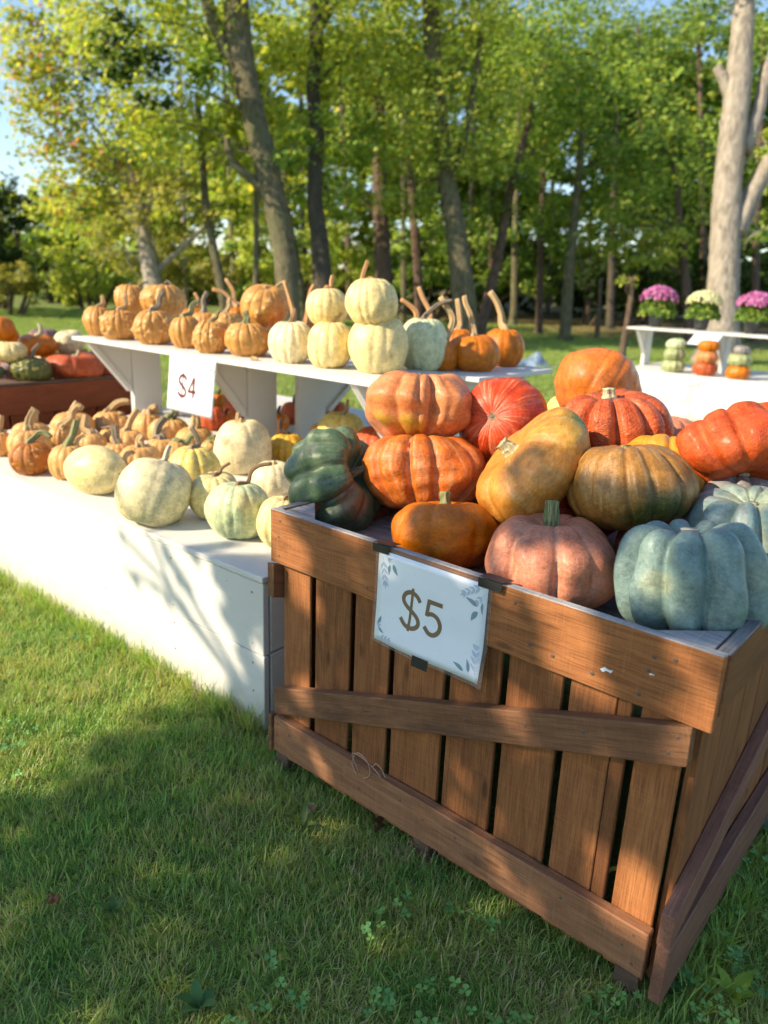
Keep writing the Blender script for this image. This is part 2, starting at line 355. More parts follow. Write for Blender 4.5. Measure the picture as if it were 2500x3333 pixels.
pumpkin_mat('pk_blue', (0.145, 0.225, 0.21), (0.21, 0.295, 0.27), (0.26, 0.31, 0.23), 0.25, rough=0.45, bump=0.2, speck=(0.25, 0.33, 0.31), speck_amt=0.4,
            patches=((0.65, -0.7, 0.1, 0.3, (0.38, 0.39, 0.24), 0.5), (0.6, 0.75, 0.2, 0.35, (0.32, 0.35, 0.25), 0.5)), dirt=0.15)
pumpkin_mat('pk_blue_pink', (0.17, 0.27, 0.265), (0.24, 0.32, 0.30), (0.34, 0.20, 0.17), 0.4, (0.36, 0.38, 0.24), 0.5, rough=0.45, bump=0.22,
            patches=((0.0, -0.1, 0.75, 0.5, (0.36, 0.40, 0.24), 0.6),))
pumpkin_mat('pk_slate', (0.22, 0.20, 0.19), (0.28, 0.27, 0.25), (0.38, 0.26, 0.22), 0.4, rough=0.5)
pumpkin_mat('pk_darkgreen', (0.060, 0.105, 0.052), (0.095, 0.145, 0.075), (0.18, 0.22, 0.14), 0.55, (0.20, 0.21, 0.15), 0.5, rough=0.36, bump=0.2,
            patches=((0.35, 0.45, 0.60, 0.42, (0.34, 0.12, 0.06), 0.55), (0.85, -0.6, 0.25, 0.30, (0.26, 0.27, 0.21), 0.55)))
pumpkin_mat('pk_gourd', (0.05, 0.075, 0.02), (0.10, 0.10, 0.02), (0.45, 0.38, 0.06), 0.4, rough=0.45, bump=0.2, wartcol=(0.55, 0.47, 0.12),
            patches=((0.2, -0.5, -0.7, 0.45, (0.34, 0.16, 0.02), 0.6),))
pumpkin_mat('pk_mauve', (0.13, 0.07, 0.075), (0.22, 0.12, 0.10), (0.48, 0.30, 0.26), 0.5, rough=0.45)
pumpkin_mat('pk_squash_green', (0.25, 0.30, 0.14), (0.42, 0.45, 0.22), (0.55, 0.52, 0.28), 0.5, (0.16, 0.2, 0.08), 0.5)

def stem_mat(name, a, b):
    g = N(name); off = rand_offset(g)
    v = g.coord((1, 1, 1), attr='stk', loc=off)
    n1 = g.noise(v, 2.2, 4, 0.6)
    g.done(g.mix(g.ramp(n1, [(0.38, 0.0), (0.62, 1.0)]), a, b), 0.75, g.bump(n1, 0.6, 0.004), 0.3)
stem_mat('stem_tan', (0.34, 0.21, 0.09), (0.60, 0.43, 0.22)); stem_mat('stem_green', (0.10, 0.13, 0.05), (0.36, 0.34, 0.16))
stem_mat('stem_grey', (0.11, 0.085, 0.06), (0.36, 0.29, 0.19)); stem_mat('stem_brown', (0.16, 0.095, 0.05), (0.36, 0.24, 0.13))
stem_mat('stem_cork', (0.30, 0.29, 0.16), (0.60, 0.55, 0.36)); stem_mat('stem_bleached', (0.42, 0.40, 0.30), (0.62, 0.58, 0.46))
stem_mat('stem_orange', (0.40, 0.19, 0.07), (0.55, 0.33, 0.15)); stem_mat('stem_dark', (0.03, 0.025, 0.02), (0.09, 0.07, 0.05))

def bark(name, a, b, c, sx=16):
    g = N(name); v = g.coord((1, 1, 0.22)); n1 = g.noise(v, sx, 5, 0.65, 0.6); n2 = g.noise(g.coord((1, 1, 0.6)), 1.6, 4)
    col = g.mix(g.ramp(n1, [(0.35, 0.0), (0.65, 1.0)]), a, b)
    col = g.mix(g.math('MULTIPLY', g.ramp(n2, [(0.45, 0.0), (0.65, 1.0)]), 0.6), col, c)
    g.done(col, 0.9, g.bump(n1, 0.9, 0.05), 0.2)
bark('bark_olive', (0.07, 0.06, 0.035), (0.20, 0.175, 0.10), (0.13, 0.14, 0.065)); bark('bark_grey', (0.18, 0.155, 0.125), (0.46, 0.40, 0.32), (0.37, 0.32, 0.26), 12)
bark('bark_brown', (0.075, 0.05, 0.035), (0.18, 0.125, 0.09), (0.11, 0.08, 0.055)); bark('bark_dark', (0.05, 0.042, 0.032), (0.12, 0.10, 0.075), (0.075, 0.075, 0.05))

def leaf_mat(name, trans=0.50, rough=0.55):
    g = N(name); c = g.n('ShaderNodeAttribute', attribute_name='col').outputs['Color']
    g.done(c, rough, None, 0.3)
    tr = g.n('ShaderNodeBsdfTranslucent'); g.l(g.mix(1.0, c, (1.25, 1.15, 0.55), 'MULTIPLY'), tr.inputs['Color'])
    mx = g.n('ShaderNodeMixShader'); mx.inputs[0].default_value = trans
    g.l(g.b.outputs[0], mx.inputs[1]); g.l(tr.outputs[0], mx.inputs[2]); g.l(mx.outputs[0], g.out.inputs['Surface'])
leaf_mat('foliage'); leaf_mat('petals', 0.25)

g = N('grass_blade')
pos = g.n('ShaderNodeNewGeometry').outputs['Position']
big = g.noise(pos, 0.9, 3, 0.55); mid = g.noise(pos, 4.5, 4, 0.6)
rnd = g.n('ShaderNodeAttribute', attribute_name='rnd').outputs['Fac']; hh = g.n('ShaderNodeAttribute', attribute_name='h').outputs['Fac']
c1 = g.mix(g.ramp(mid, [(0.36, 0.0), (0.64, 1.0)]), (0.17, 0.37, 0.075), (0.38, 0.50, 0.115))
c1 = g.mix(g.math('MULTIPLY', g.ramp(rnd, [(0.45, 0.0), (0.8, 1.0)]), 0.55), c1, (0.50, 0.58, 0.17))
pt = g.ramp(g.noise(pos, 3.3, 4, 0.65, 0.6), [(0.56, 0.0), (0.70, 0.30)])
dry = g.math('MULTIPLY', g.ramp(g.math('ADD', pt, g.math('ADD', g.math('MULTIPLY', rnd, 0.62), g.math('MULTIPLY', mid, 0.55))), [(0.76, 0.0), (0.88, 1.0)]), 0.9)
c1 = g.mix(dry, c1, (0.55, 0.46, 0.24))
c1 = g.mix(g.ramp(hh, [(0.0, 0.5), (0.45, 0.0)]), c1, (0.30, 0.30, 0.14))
g.done(c1, 0.45, None, 0.4)
tr = g.n('ShaderNodeBsdfTranslucent'); g.l(g.mix(1.0, c1, (1.3, 1.25, 0.6), 'MULTIPLY'), tr.inputs['Color'])
mx = g.n('ShaderNodeMixShader'); mx.inputs[0].default_value = 0.42
g.l(g.b.outputs[0], mx.inputs[1]); g.l(tr.outputs[0], mx.inputs[2]); g.l(mx.outputs[0], g.out.inputs['Surface'])
g = N('clover_leaf'); r = g.n('ShaderNodeAttribute', attribute_name='rnd').outputs['Fac']
g.done(g.mix(r, (0.08, 0.24, 0.06), (0.20, 0.38, 0.08)), 0.5, None, 0.3)

g = N('lawn_soil'); pos = g.n('ShaderNodeNewGeometry').outputs['Position']
n1 = g.noise(pos, 1.1, 4, 0.6); n2 = g.noise(pos, 22, 4, 0.7); n3 = g.noise(pos, 0.16, 3, 0.6)
col = g.mix(n2, (0.09, 0.14, 0.04), (0.24, 0.28, 0.08))
col = g.mix(g.math('MULTIPLY', g.ramp(n1, [(0.5, 0.0), (0.66, 1.0)]), 0.5), col, (0.20, 0.155, 0.07))
sep = g.n('ShaderNodeSeparateXYZ'); g.l(pos, sep.inputs[0])
wd = g.math('ADD', g.math('MULTIPLY', sep.outputs[1], 0.9), g.math('MULTIPLY', sep.outputs[0], 0.42))     # into the wood
wd = g.math('ADD', wd, g.math('MULTIPLY', g.math('SUBTRACT', n3, 0.5), 7.0))
litter = g.ramp(g.math('MULTIPLY', wd, 0.04), [(0.44, 0.0), (0.54, 1.0)])
col = g.mix(g.math('MULTIPLY', litter, 0.85), col, g.mix(g.noise(pos, 9, 4, 0.7), (0.10, 0.065, 0.03), (0.30, 0.22, 0.10)))
g.done(col, 0.95, g.bump(n2, 0.8, 0.03), 0.1)
g = N('tree_root_litter'); g.done((0.2, 0.14, 0.07), 0.9)
M_ = lambda n: MATS[n]
# ------------------------------------------------------------------ ground
def ground_sheet():
    # polar sheet round the camera's spot, gently uneven, out to the horizon
    rad = np.concatenate([np.linspace(0, 4, 9)[1:], np.geomspace(4.6, 300, 34)]); na = 72
    V = [(0.0, 2.0, 0.0)]; F = []
    for i, r in enumerate(rad):
        for k in range(na):
            a = 2*math.pi*k/na; x, y = r*math.cos(a), 2.0+r*math.sin(a)
            z = 0.0 if r < 9 else (0.10*math.sin(x*0.21+1)*math.sin(y*0.17)+0.05*math.sin(x*0.5)) * min(1, (r-9)/8)
            V.append((x, y, z))
    for k in range(na): F.append((0, 1+k, 1+(k+1) % na))
    for i in range(len(rad)-1):
        for k in range(na):
            a, b = 1+i*na+k, 1+i*na+(k+1) % na
            F.append((a, a+na, b+na, b))
    o = mesh_obj('ground', V, F, M_('lawn_soil'), smooth=True)
    return tag(o, kind='structure')
ground_sheet()
def ground_z(x, y):
    r = math.hypot(x, y-2.0)
    return 0.0 if r < 9 else (0.10*math.sin(x*0.21+1)*math.sin(y*0.17)+0.05*math.sin(x*0.5)) * min(1, (r-9)/8)

# ------------------------------------------------------------------ planks cut to a slanting outline
def prism(name, poly, y0, y1, mats, parent, along=None, plane='xz', bev=0.0012):
    """poly in the xz- or yz-plane, extruded across; mesh local X follows `along` (2-vector) for the grain"""
    a = 0.0 if along is None else math.atan2(along[1], along[0])
    ca, sa = math.cos(a), math.sin(a); c = np.mean(np.array(poly, float), axis=0)
    loc = [((p[0]-c[0])*ca+(p[1]-c[1])*sa, -(p[0]-c[0])*sa+(p[1]-c[1])*ca) for p in poly]
    h = (y1-y0)/2; n = len(loc); bm = bmesh.new()
    A = [bm.verts.new((p[0], -h, p[1])) for p in loc]; B = [bm.verts.new((p[0], h, p[1])) for p in loc]
    bm.faces.new(A); bm.faces.new(B[::-1])
    for i in range(n):
        j = (i+1) % n; bm.faces.new((A[j], A[i], B[i], B[j]))
    bmesh.ops.recalc_face_normals(bm, faces=bm.faces)
    if bev > 0: bmesh.ops.bevel(bm, geom=list(bm.edges), offset=bev, segments=1, affect='EDGES')
    me = bpy.data.meshes.new(name); bm.to_mesh(me); bm.free()
    for mt in (mats if isinstance(mats, (list, tuple)) else [mats]): me.materials.append(mt)
    o = bpy.data.objects.new(name, me); link(o, parent)
    R = Matrix.Rotation(-a, 4, 'Y')
    if plane == 'xz': o.matrix_local = Matrix.Translation((c[0], (y0+y1)/2, c[1])) @ R
    else: o.matrix_local = Matrix.Translation(((y0+y1)/2, c[0], c[1])) @ Matrix.Rotation(math.pi/2, 4, 'Z') @ R
    return o

# ------------------------------------------------------------------ the wooden crate
CW, CD, CT = 1.095, 1.09, 0.768
WOOD = [M_('crate_wood'), M_('grey_wood')]
crate = empty('wooden_crate', (0, 0, 0), 'brown slatted wooden crate heaped with squash, $5 sign taped on its front', 'crate')
board('rim_board', (0, 0, .627), (CW, .0205, CT), WOOD, crate, 0.002, 0.0012, 0, 1)
board('rim_board', (CW-.022, .0215, .65), (CW+.002, CD-.0215, CT-.002), WOOD, crate, 0.002, 0.001, 1, 1)
board('rim_board', (0, .0215, .64), (.022, CD-.0215, CT-.002), WOOD, crate, 0.002, 0.001, 1, 1)
board('rim_board', (0, CD-.0205, .627), (CW, CD, CT), WOOD, crate, 0.002, 0.001, 0, 1)
xs = [(.025,.121),(.142,.259),(.276,.384),(.400,.541),(.558,.680),(.698,.816),(.833,.925),(.9275,.954),(.971,1.052)]
for a, b in xs:
    board('slat', (a, .0215, .045), (b, .031+random.uniform(-.0015, .0015), .70), WOOD[0], crate, 0.0016, 0.001, 2)
y = .042
while y < CD-.08:
    wv = random.uniform(.105, .14); e = min(y+wv, CD-.045)
    board('slat', (1.054, y, .045), (1.0725, e, .70), WOOD[0], crate, 0.0015, 0.001, 2); y = e+random.uniform(.003, .007)
y = .055
while y < CD-.08:
    wv = random.uniform(.10, .13); e = min(y+wv, CD-.045)
    board('slat', (.0225, y, .045), (.041, e, .70), WOOD[0], crate, 0.0015, 0.001, 2); y = e+random.uniform(.012, .02)
x = .03
while x < CW-.1:
    e = min(x+.125, CW-.045)
    board('slat', (x, CD-.040, .045), (e, CD-.0215, .70), WOOD[0], crate, 0.0015, 0.001, 2); x = e+.012
prism('diagonal_board', [(.014,.190),(1.068,.552),(1.066,.628),(.013,.267)], -.004, .0205, M_('rail_wood'), crate, (1.05, .36))
board('bottom_board', (.010, -.006, .077), (1.057, .0205, .183), M_('rail_wood'), crate, 0.0025, 0.001, 0)
prism('diagonal_board', [(-.014,.184),(1.08,.552),(1.08,.628),(-.014,.256)], 1.0735, 1.0985, M_('purple_wood'), crate, (1.09, .37), 'yz')
board('bottom_board', (1.0735, -.012, .050), (1.0985, 1.085, .180), M_('purple_wood'), crate, 0.0025, 0.001, 1)
prism('diagonal_board', [(-.010,.535),(1.08,.19),(1.08,.265),(-.010,.625)], -.0025, .0215, M_('rail_wood'), crate, (1.09, -.36), 'yz')
board('bottom_board', (-.004, -.012, .075), (.0085, 1.085, .186), M_('rail_wood'), crate, 0.002, 0.001, 1)
board('bottom_board', (.010, CD-.0195, .077), (1.057, CD+.006, .183), M_('rail_wood'), crate, 0.002, 0.001, 0)
for yy in (.03, .5, .98):
    for (a, b) in ((-.003, .040), (.486, .535), (.998, 1.047)):
        board('leg', (a, yy-.012, -.02), (b, yy+.058, .0765), M_('leg_wood'), crate, 0.002, 0.001, 0)
for k in range(7):
    board('floor_board', (.044, .043+k*.144, .655), (1.051, .043+k*.144+.139, .672), M_('grey_wood'), crate, 0.0015, 0.001, 0)
def corner_block(pts, z0, z1):
    bm = bmesh.new(); A = [bm.verts.new((p[0], p[1], z0)) for p in pts]; B = [bm.verts.new((p[0], p[1], z1)) for p in pts]
    bm.faces.new(A); bm.faces.new(B)
    for i in range(3): bm.faces.new((A[i], A[(i+1) % 3], B[(i+1) % 3], B[i]))
    bmesh.ops.recalc_face_normals(bm, faces=bm.faces); bmesh.ops.bevel(bm, geom=list(bm.edges), offset=.0015, segments=1, affect='EDGES')
    me = bpy.data.meshes.new('corner_block'); bm.to_mesh(me); bm.free(); me.materials.append(M_('grey_wood'))
    link(bpy.data.objects.new('corner_block', me), crate)
corner_block([(.962,.0235),(1.069,.1245),(1.069,.0235)], .728, .763); corner_block([(.026,.0235),(.135,.0235),(.026,.128)], .728, .763)
corner_block([(.026,1.066),(.135,1.066),(.026,.96)], .728, .763); corner_block([(1.069,1.066),(.96,1.066),(1.069,.96)], .728, .763)
def nail(p, nrm, parent, r=.0032):
    n = Vector(nrm); q = n.to_track_quat('Z', 'Y').to_matrix().to_4x4()
    V = [(r*math.cos(t), r*math.sin(t), 0.0) for t in np.linspace(0, 2*math.pi, 9)[:-1]]+[(r*.6*math.cos(t), r*.6*math.sin(t), .0009) for t in np.linspace(0, 2*math.pi, 9)[:-1]]
    F = [(i, (i+1) % 8, 8+(i+1) % 8, 8+i) for i in range(8)]+[tuple(range(8, 16))]
    o = mesh_obj('nail', V, F, M_('nail_steel'), parent); o.matrix_local = Matrix.Translation(Vector(p)) @ q
for (nx, nz) in ((.035,.742),(.03,.70),(.032,.65),(.985,.728),(.978,.70),(.968,.65),(1.02,.735),(.60,.742),(.62,.70),(.80,.66),(.20,.66),(.33,.655),(.71,.74),(.75,.665),(.88,.655)): nail((nx, -.0004, nz), (0, -1, 0), crate, .0042)
for (nx, nz) in ((.07,.225),(.20,.30),(.33,.345),(.47,.40),(.62,.445),(.76,.495),(.88,.535)): nail((nx, -.0044, nz), (0, -1, 0), crate, .004)
for nx in (.075,.21,.33,.46,.62,.75,.88): nail((nx, -.0064, .135+.02*math.sin(nx*31)), (0, -1, 0), crate, .004)
for (nx, nz) in ((.035,.215),(.04,.245),(1.035,.565),(1.045,.60)): nail((nx, -.0044, nz), (0, -1, 0), crate)
for (nx, nz) in ((.03,.165),(.028,.13),(.029,.095),(1.03,.165),(1.012,.13),(1.035,.10),(.53,.14)): nail((nx, -.0064, nz), (0, -1, 0), crate)
# a torn scrap of paper left under a staple
def scrap(parent, cx, cz, s):
    a = [(cx-.012*s, cz-.002*s), (cx-.004*s, cz+.005*s), (cx+.006*s, cz+.002*s), (cx+.014*s, cz+.004*s), (cx+.011*s, cz-.003*s), (cx+.001*s, cz-.001*s), (cx-.006*s, cz-.007*s)]
    V = [(p[0], -.0012, p[1]) for p in a]+[(p[0], -.0004, p[1]) for p in a]; n = len(a)
    mesh_obj('paper_scrap', V, [tuple(range(n)), tuple(range(2*n-1, n-1, -1))]+[(i, n+i, n+(i+1) % n, (i+1) % n) for i in range(n)], M_('paper'), parent)
scrap(crate, .905, .672, .9); scrap(crate, .985, .695, .35)
# twine caught on the lower board
acc = Acc()
for P in ([(.33,-.0075,.165),(.315,-.018,.215),(.34,-.02,.225),(.375,-.010,.205),(.40,-.0085,.19)], [(.325,-.0085,.155),(.31,-.012,.185),(.335,-.022,.232),(.365,-.02,.222),(.37,-.012,.185),(.355,-.009,.165),(.345,-.0085,.158)],
          [(.375,-.010,.205),(.39,-.015,.225),(.405,-.012,.215),(.415,-.0085,.195)]):
    acc.add(*tube(catmull(P, 26), [.0011]*26, 5))
o = mesh_obj('twine', acc.v, acc.f, M_('twine'), smooth=True); tag(o, 'loose loops of pale twine caught on the crate’s bottom board', 'twine')

# ------------------------------------------------------------------ price signs
def ribbon(pts, wd, closed=False):
    P = np.array(pts, float); T = np.gradient(P, axis=0); T /= np.linalg.norm(T, axis=1)[:, None]+1e-9
    Nn = np.stack([-T[:, 1], T[:, 0]], 1); ws = np.asarray(wd) if np.ndim(wd) else np.full(len(P), wd)
    V = np.vstack([P+Nn*ws[:, None]/2, P-Nn*ws[:, None]/2]); n = len(P)
    return V, [(i, i+1, n+i+1, n+i) for i in range(n-1)]
S_PATH = [(122,88),(113,77),(98,72),(83,78),(77,90),(81,101),(93,110),(107,118),(118,128),(121,140),(112,150),(98,153),(84,149),(72,137)]
def glyph_dollar(thin=7.0, bold=10.0):
    out = [ribbon(catmull(S_PATH, 46), bold), ribbon(catmull([(101,62),(99,110),(96,161)], 8), thin)]
    return out
def glyph_five():
    return [ribbon(catmull([(141,108),(156,104),(170,110),(177,124),(174,139),(163,148.5),(150,148),(137,137)], 36), 10), ribbon([(141,112),(143,95),(145.5,74)], 9), ribbon([(141.5,78),(160,78),(180,78)], 10)]
def glyph_four():
    return [ribbon([(168,76),(154,102),(137,130)], 10), ribbon([(135,129),(160,129),(184,129)], 11), ribbon([(170,74),(169.5,110),(169,152)], 12)]
def leaf2d(x, y, ang, L, wd):
    t = np.linspace(0, 1, 9); wv = wd*np.sin(np.pi*t**0.8)*(1-.25*t); c, s = math.cos(ang), math.sin(ang)
    cx = x+c*L*t-s*0.06*L*np.sin(np.pi*t); cy = y+s*L*t+c*0.06*L*np.sin(np.pi*t)
    return ribbon(np.stack([cx, cy], 1), np.maximum(wv, .15))
def motifs(Wd, Hd):
    pale, teal = [], []
    R_ = random.Random(3)
    def sprig(x0, y0, ang, n, step, L, wd, bend=0.0):
        x, y = x0, y0; pts = [(x, y)]
        for i in range(n):
            a = ang+bend*i; x += step*math.cos(a); y += step*math.sin(a); pts.append((x, y))
            for sgn in (-1, 1): pale.append(leaf2d(x, y, a+sgn*.55, L*(1-.25*i/n), wd))
        pale.append(leaf2d(x, y, ang+bend*n, L, wd)); pale.append(ribbon(pts, 0.8))
    sprig(12, 12, 1.35, 4, 14, 20, 6.5, .02); sprig(18, 9, 0.5, 1, 10, 14, 4)
    teal += [leaf2d(33, 28, 1.6, 24, 8.5), leaf2d(42, 24, 1.0, 27, 11)]
    sprig(Wd-8, 8, 2.75, 4, 12, 18, 7, -.06); sprig(Wd-6, 20, 2.2, 2, 12, 14, 6)
    teal += [leaf2d(Wd-22, 52, -2.75, 32, 11), leaf2d(Wd-20, 62, 2.1, 28, 13), leaf2d(Wd-10, 40, 1.5, 26, 7)]
    sprig(12, Hd-8, -.25, 3, 10, 13, 5, .1); sprig(8, Hd-20, -1.4, 1, 12, 14, 5)
    teal += [leaf2d(9, Hd-40, -1.2, 22, 9), leaf2d(12, Hd-32, .55, 20, 8)]
    sprig(Wd-8, Hd-8, -1.75, 4, 15, 20, 8, .03)
    teal += [leaf2d(Wd-38, Hd-14, -2.75, 30, 10), leaf2d(Wd-26, Hd-16, -1.85, 28, 9)]
    for i in range(12): pale.append(leaf2d(R_.uniform(40, Wd-40), R_.uniform(25, Hd-25), R_.uniform(0, 6), 3, 1.6))
    return pale, teal
def make_sign(name, label, org, ex, ez, nrm, Wd, Hd, curve, digits, ink, teal='leaf_teal', pale='leaf_pale', tapes=(), group=None, marks=True):
    """org = top-left corner; ex, ez = unit vectors right / down; nrm = out of the sheet; sizes in mm"""
    org, ex, ez, nrm = [np.array(v, float) for v in (org, ex, ez, nrm)]
    root = empty(name, org, label, 'sign', group)
    def mp(x, y, off): return ex*x*.001+ez*y*.001+nrm*(curve(x/Wd, y/Hd)+off)
    def sheet(nm, x0, y0, x1, y1, off, th, mat, nx=14, ny=14):
        V = []; F = []
        for o_ in (off+th, off):
            for j in range(ny+1):
                for i in range(nx+1): V.append(mp(x0+(x1-x0)*i/nx, y0+(y1-y0)*j/ny, o_))
        n = (nx+1)*(ny+1)
        for j in range(ny):
            for i in range(nx):
                a = j*(nx+1)+i; F.append((a, a+1, a+nx+2, a+nx+1)); F.append((n+a, n+a+nx+1, n+a+nx+2, n+a+1))
        ring = [i for i in range(nx+1)]+[j*(nx+1)+nx for j in range(1, ny+1)]+[ny*(nx+1)+i for i in range(nx-1, -1, -1)]+[j*(nx+1) for j in range(ny-1, 0, -1)]
        for q in range(len(ring)):
            a, b = ring[q], ring[(q+1) % len(ring)]; F.append((a, n+a, n+b, b))
        return mesh_obj(nm, V, F, M_(mat), root, True)
    sheet('paper', 0, 0, Wd, Hd, 0.0, 0.0004, 'paper')
    sheet('laminate_border', -9, -7, Wd+9, Hd+8, -0.0009, 0.0005, 'laminate')
    def print_(nm, parts, mat, off):
        acc = Acc()
        for V2, F in parts:
            keep = [(min(max(v[0], .5), Wd-.5), min(max(v[1], .5), Hd-.5)) for v in V2]
            acc.add([mp(v[0], v[1], off) for v in keep], F)
        if acc.v:
            o = mesh_obj(nm, acc.v, acc.f, M_(mat), root)
            if nm == 'pale_leaf_print': o['kind'] = 'stuff'
    if marks:
        p, t = motifs(Wd, Hd); print_('pale_leaf_print', p, pale, 0.0007)
        for q in t: print_('printed_leaf', [q], teal, 0.0009)
    for k, dgl in enumerate(digits): print_('lettering', dgl, ink, 0.0008+.0001*k)
    return root, mp
def dg(parts, dx=0, dy=0): return [(np.array(V)+np.array([dx, dy]), F) for V, F in parts]

sign5, mp5 = make_sign('price_sign', 'white laminated $5 sign with leaf corners on the crate front', (.367, -.0022, .7585), (1, 0, 0), (0, 0, -1), (0, -1, 0), 285, 212,
    lambda s, t: 0.003+0.028*max(t-.62, 0)**1.0*(0.25+.9*s)+0.005*t+.004*math.sin(s*5.1)*t*t, [glyph_dollar(), glyph_five()], 'print_brown')
def tape(pts, parent, th=.0006):
    n = len(pts); a = np.array(pts); nr = np.cross(a[1]-a[0], a[2]-a[0]); nr /= np.linalg.norm(nr)
    V = list(a)+list(a-nr*th); mesh_obj('tape', V, [tuple(range(n)), tuple(range(2*n-1, n-1, -1))]+[(i, n+i, n+(i+1) % n, (i+1) % n) for i in range(n)], M_('tape_black'), parent)
def L_(x, y, z): return np.array([x, y, z])-np.array([.367, -.0022, .7585])
for (a, b) in ((.350, .398), (.628, .684)):
    tape([L_(a, -.0075, .771), L_(b, -.0075, .7715), L_(b-.002, -.0085, .753), L_(a+.001, -.0085, .752)], sign5)
    tape([L_(a, -.0068, .7725), L_(a+.006, .020, .7725), L_(b+.008, .022, .7725), L_(b, -.0068, .7725)], sign5)
tape([mp5(118, 208, .0014), mp5(160, 208, .0014), mp5(160, 232, .0012), mp5(118, 232, .0012)], sign5)

# ------------------------------------------------------------------ white display platforms and shelves
WP = [M_('white_paint'), M_('white_paint_worn')]
def platform(label, mtx, Lx, Dy, Hz, seams=(.25,)):
    root = empty('display_platform', label=label, cat='platform', mat=mtx, group='white display platforms')
    zs = [0.0]+list(seams)+[Hz-.0205]
    nb = 2 if Lx > 3 else 1
    for i in range(len(zs)-1):
        for k in range(nb):
            board('front_board', (-Lx+Lx*k/nb+.001, 0.0, zs[i]+(.0015 if i else -.02)), (-Lx+Lx*(k+1)/nb-.001, .02, zs[i+1]-.0015), WP[0], root, .002, .0012, 0)
            board('back_board', (-Lx+Lx*k/nb+.001, Dy-.02, zs[i]+(.0015 if i else -.02)), (-Lx+Lx*(k+1)/nb-.001, Dy, zs[i+1]-.0015), WP[0], root, .002, .0008, 0)
        board('end_board', (-.022, .030, zs[i]+(.003 if i else -.02)), (-.002, Dy-.022, zs[i+1]-.004), WP[1], root, .002, .0015, 1)
        board('end_board', (-Lx, .022, zs[i]+(.003 if i else -.02)), (-Lx+.02, Dy-.022, zs[i+1]-.004), WP[1], root, .002, .001, 1)
    board('top_board', (-Lx-.004, -.006, Hz-.0195), (.004, Dy/2-.001, Hz), WP[0], root, .0025, .001, 0)
    board('top_board', (-Lx-.004, Dy/2+.001, Hz-.0195), (.004, Dy+.004, Hz), WP[0], root, .0025, .001, 0)
    for (nx, nz) in [(-Lx*q-.05, z_) for q in (.0, .16, .33, .5, .66, .83) for z_ in (Hz-.06, seams[0]+.03, seams[0]-.035, .12)]: nail((nx, -.0004, nz), (0, -1, 0), root, .0035)
    return root
PZ = .503
platform('long low white platform crowded with tan and cream pumpkins, beside the crate', Matrix.Translation((-.160, .108, 0)) @ Matrix.Rotation(math.radians(1.5), 4, 'Z'), 2.44, 1.21, PZ)
platform('white platform behind the long one, under the back shelf', Matrix.Translation((-.30, 1.345, 0)) @ Matrix.Rotation(math.radians(1.5), 4, 'Z'), 2.44, 1.15, PZ-.004)
def shelf(label, x0, x1, y0, y1, zt, posts, front, zbase, org=(0, 0, 0), pw=.19, drop=.32):
    root = empty('display_shelf', org, label, 'shelf', 'white raised shelves')
    O = np.array(org); B = lambda *a, **k: board(*a, **k)
    board('shelf_board', np.array((x0, y0, zt-.021))-O, np.array((x1, y1, zt))-O, WP[0], root, .002, .001, 0)
    for px in posts:
        if front: ya, yb, g0, g1 = y1-pw, y1-.004, y0+.012, y1-pw
        else: ya, yb, g0, g1 = y0+.004, y0+pw, y1-.012, y0+pw
        board('post', np.array((px-.019, ya, zbase+.001))-O, np.array((px+.019, yb, zt-.0225))-O, WP[0], root, .002, .001, 2)
        e = .0008 if front else -.0008
        poly = [(g0-O[1], zt-.0225-O[2]), (g1-e-O[1], zt-.0225-O[2]), (g1-e-O[1], zt-drop+.01-O[2]), (g1-e-(.03 if front else -.03)-O[1], zt-drop+.01-O[2])]
        prism('gusset', poly, px-.010-O[0], px+.010-O[0], WP[0], root, None, 'yz')
        prism('brace', [(g0-O[1], zt-.0232-O[2]), (g0+(.035 if front else -.035)-O[1], zt-.0232-O[2]), (g1-(.012 if front else -.012)-O[1], zt-drop+.028-O[2]), (g1-(.030 if front else -.030)-O[1], zt-drop+.0105-O[2])],
              px+.0105-O[0], px+.028-O[0], WP[0], root, (g1-g0, -(drop-.02)), 'yz')
    return root
SZ = .960
shelf('white shelf on angled posts with $4 sign, carrying tan and cream pumpkins', -2.72, -.46, .905, 1.375, SZ, (-2.60, -1.56, -.60), True, PZ)
shelf('white back shelf carrying long-stemmed orange pumpkins', -2.60, -.335, 1.395, 2.00, SZ-.004, (-2.45, -1.42, -.47), False, PZ-.004)
# $4 sign hanging from the shelf edge
tl = at_plane(200+738*.4822, 1000+316*.4822, 1, .900); tr = at_plane(200+1048*.4822, 1000+364*.4822, 1, .900)
bl = at_plane(200+712*.4822, 1000+686*.4822, 1, .893); br = at_plane(200+1022*.4822, 1000+746*.4822, 1, .880)
ex = (tr-tl); W4 = np.linalg.norm(ex)*1000; ex /= np.linalg.norm(ex); ez = ((bl-tl)+(br-tr))/2; H4 = np.linalg.norm(ez)*1000; ez /= np.linalg.norm(ez)
nn = np.cross(ex, ez); nn = nn if nn[1] < 0 else -nn
s4, mp4 = make_sign('price_sign', 'white $4 sign with grey leaf corners hanging from the shelf edge', tl+np.array([0, -.0012, 0]), ex, ez, nn, W4, H4, lambda s, t: .0016,
    [[(np.array(V)*np.array([W4/285, H4/212])+np.array([-W4*.02, 0]), F) for V, F in gl] for gl in (glyph_dollar(7, 12), glyph_four())], 'print_red', 'leaf_grey', 'leaf_pale')

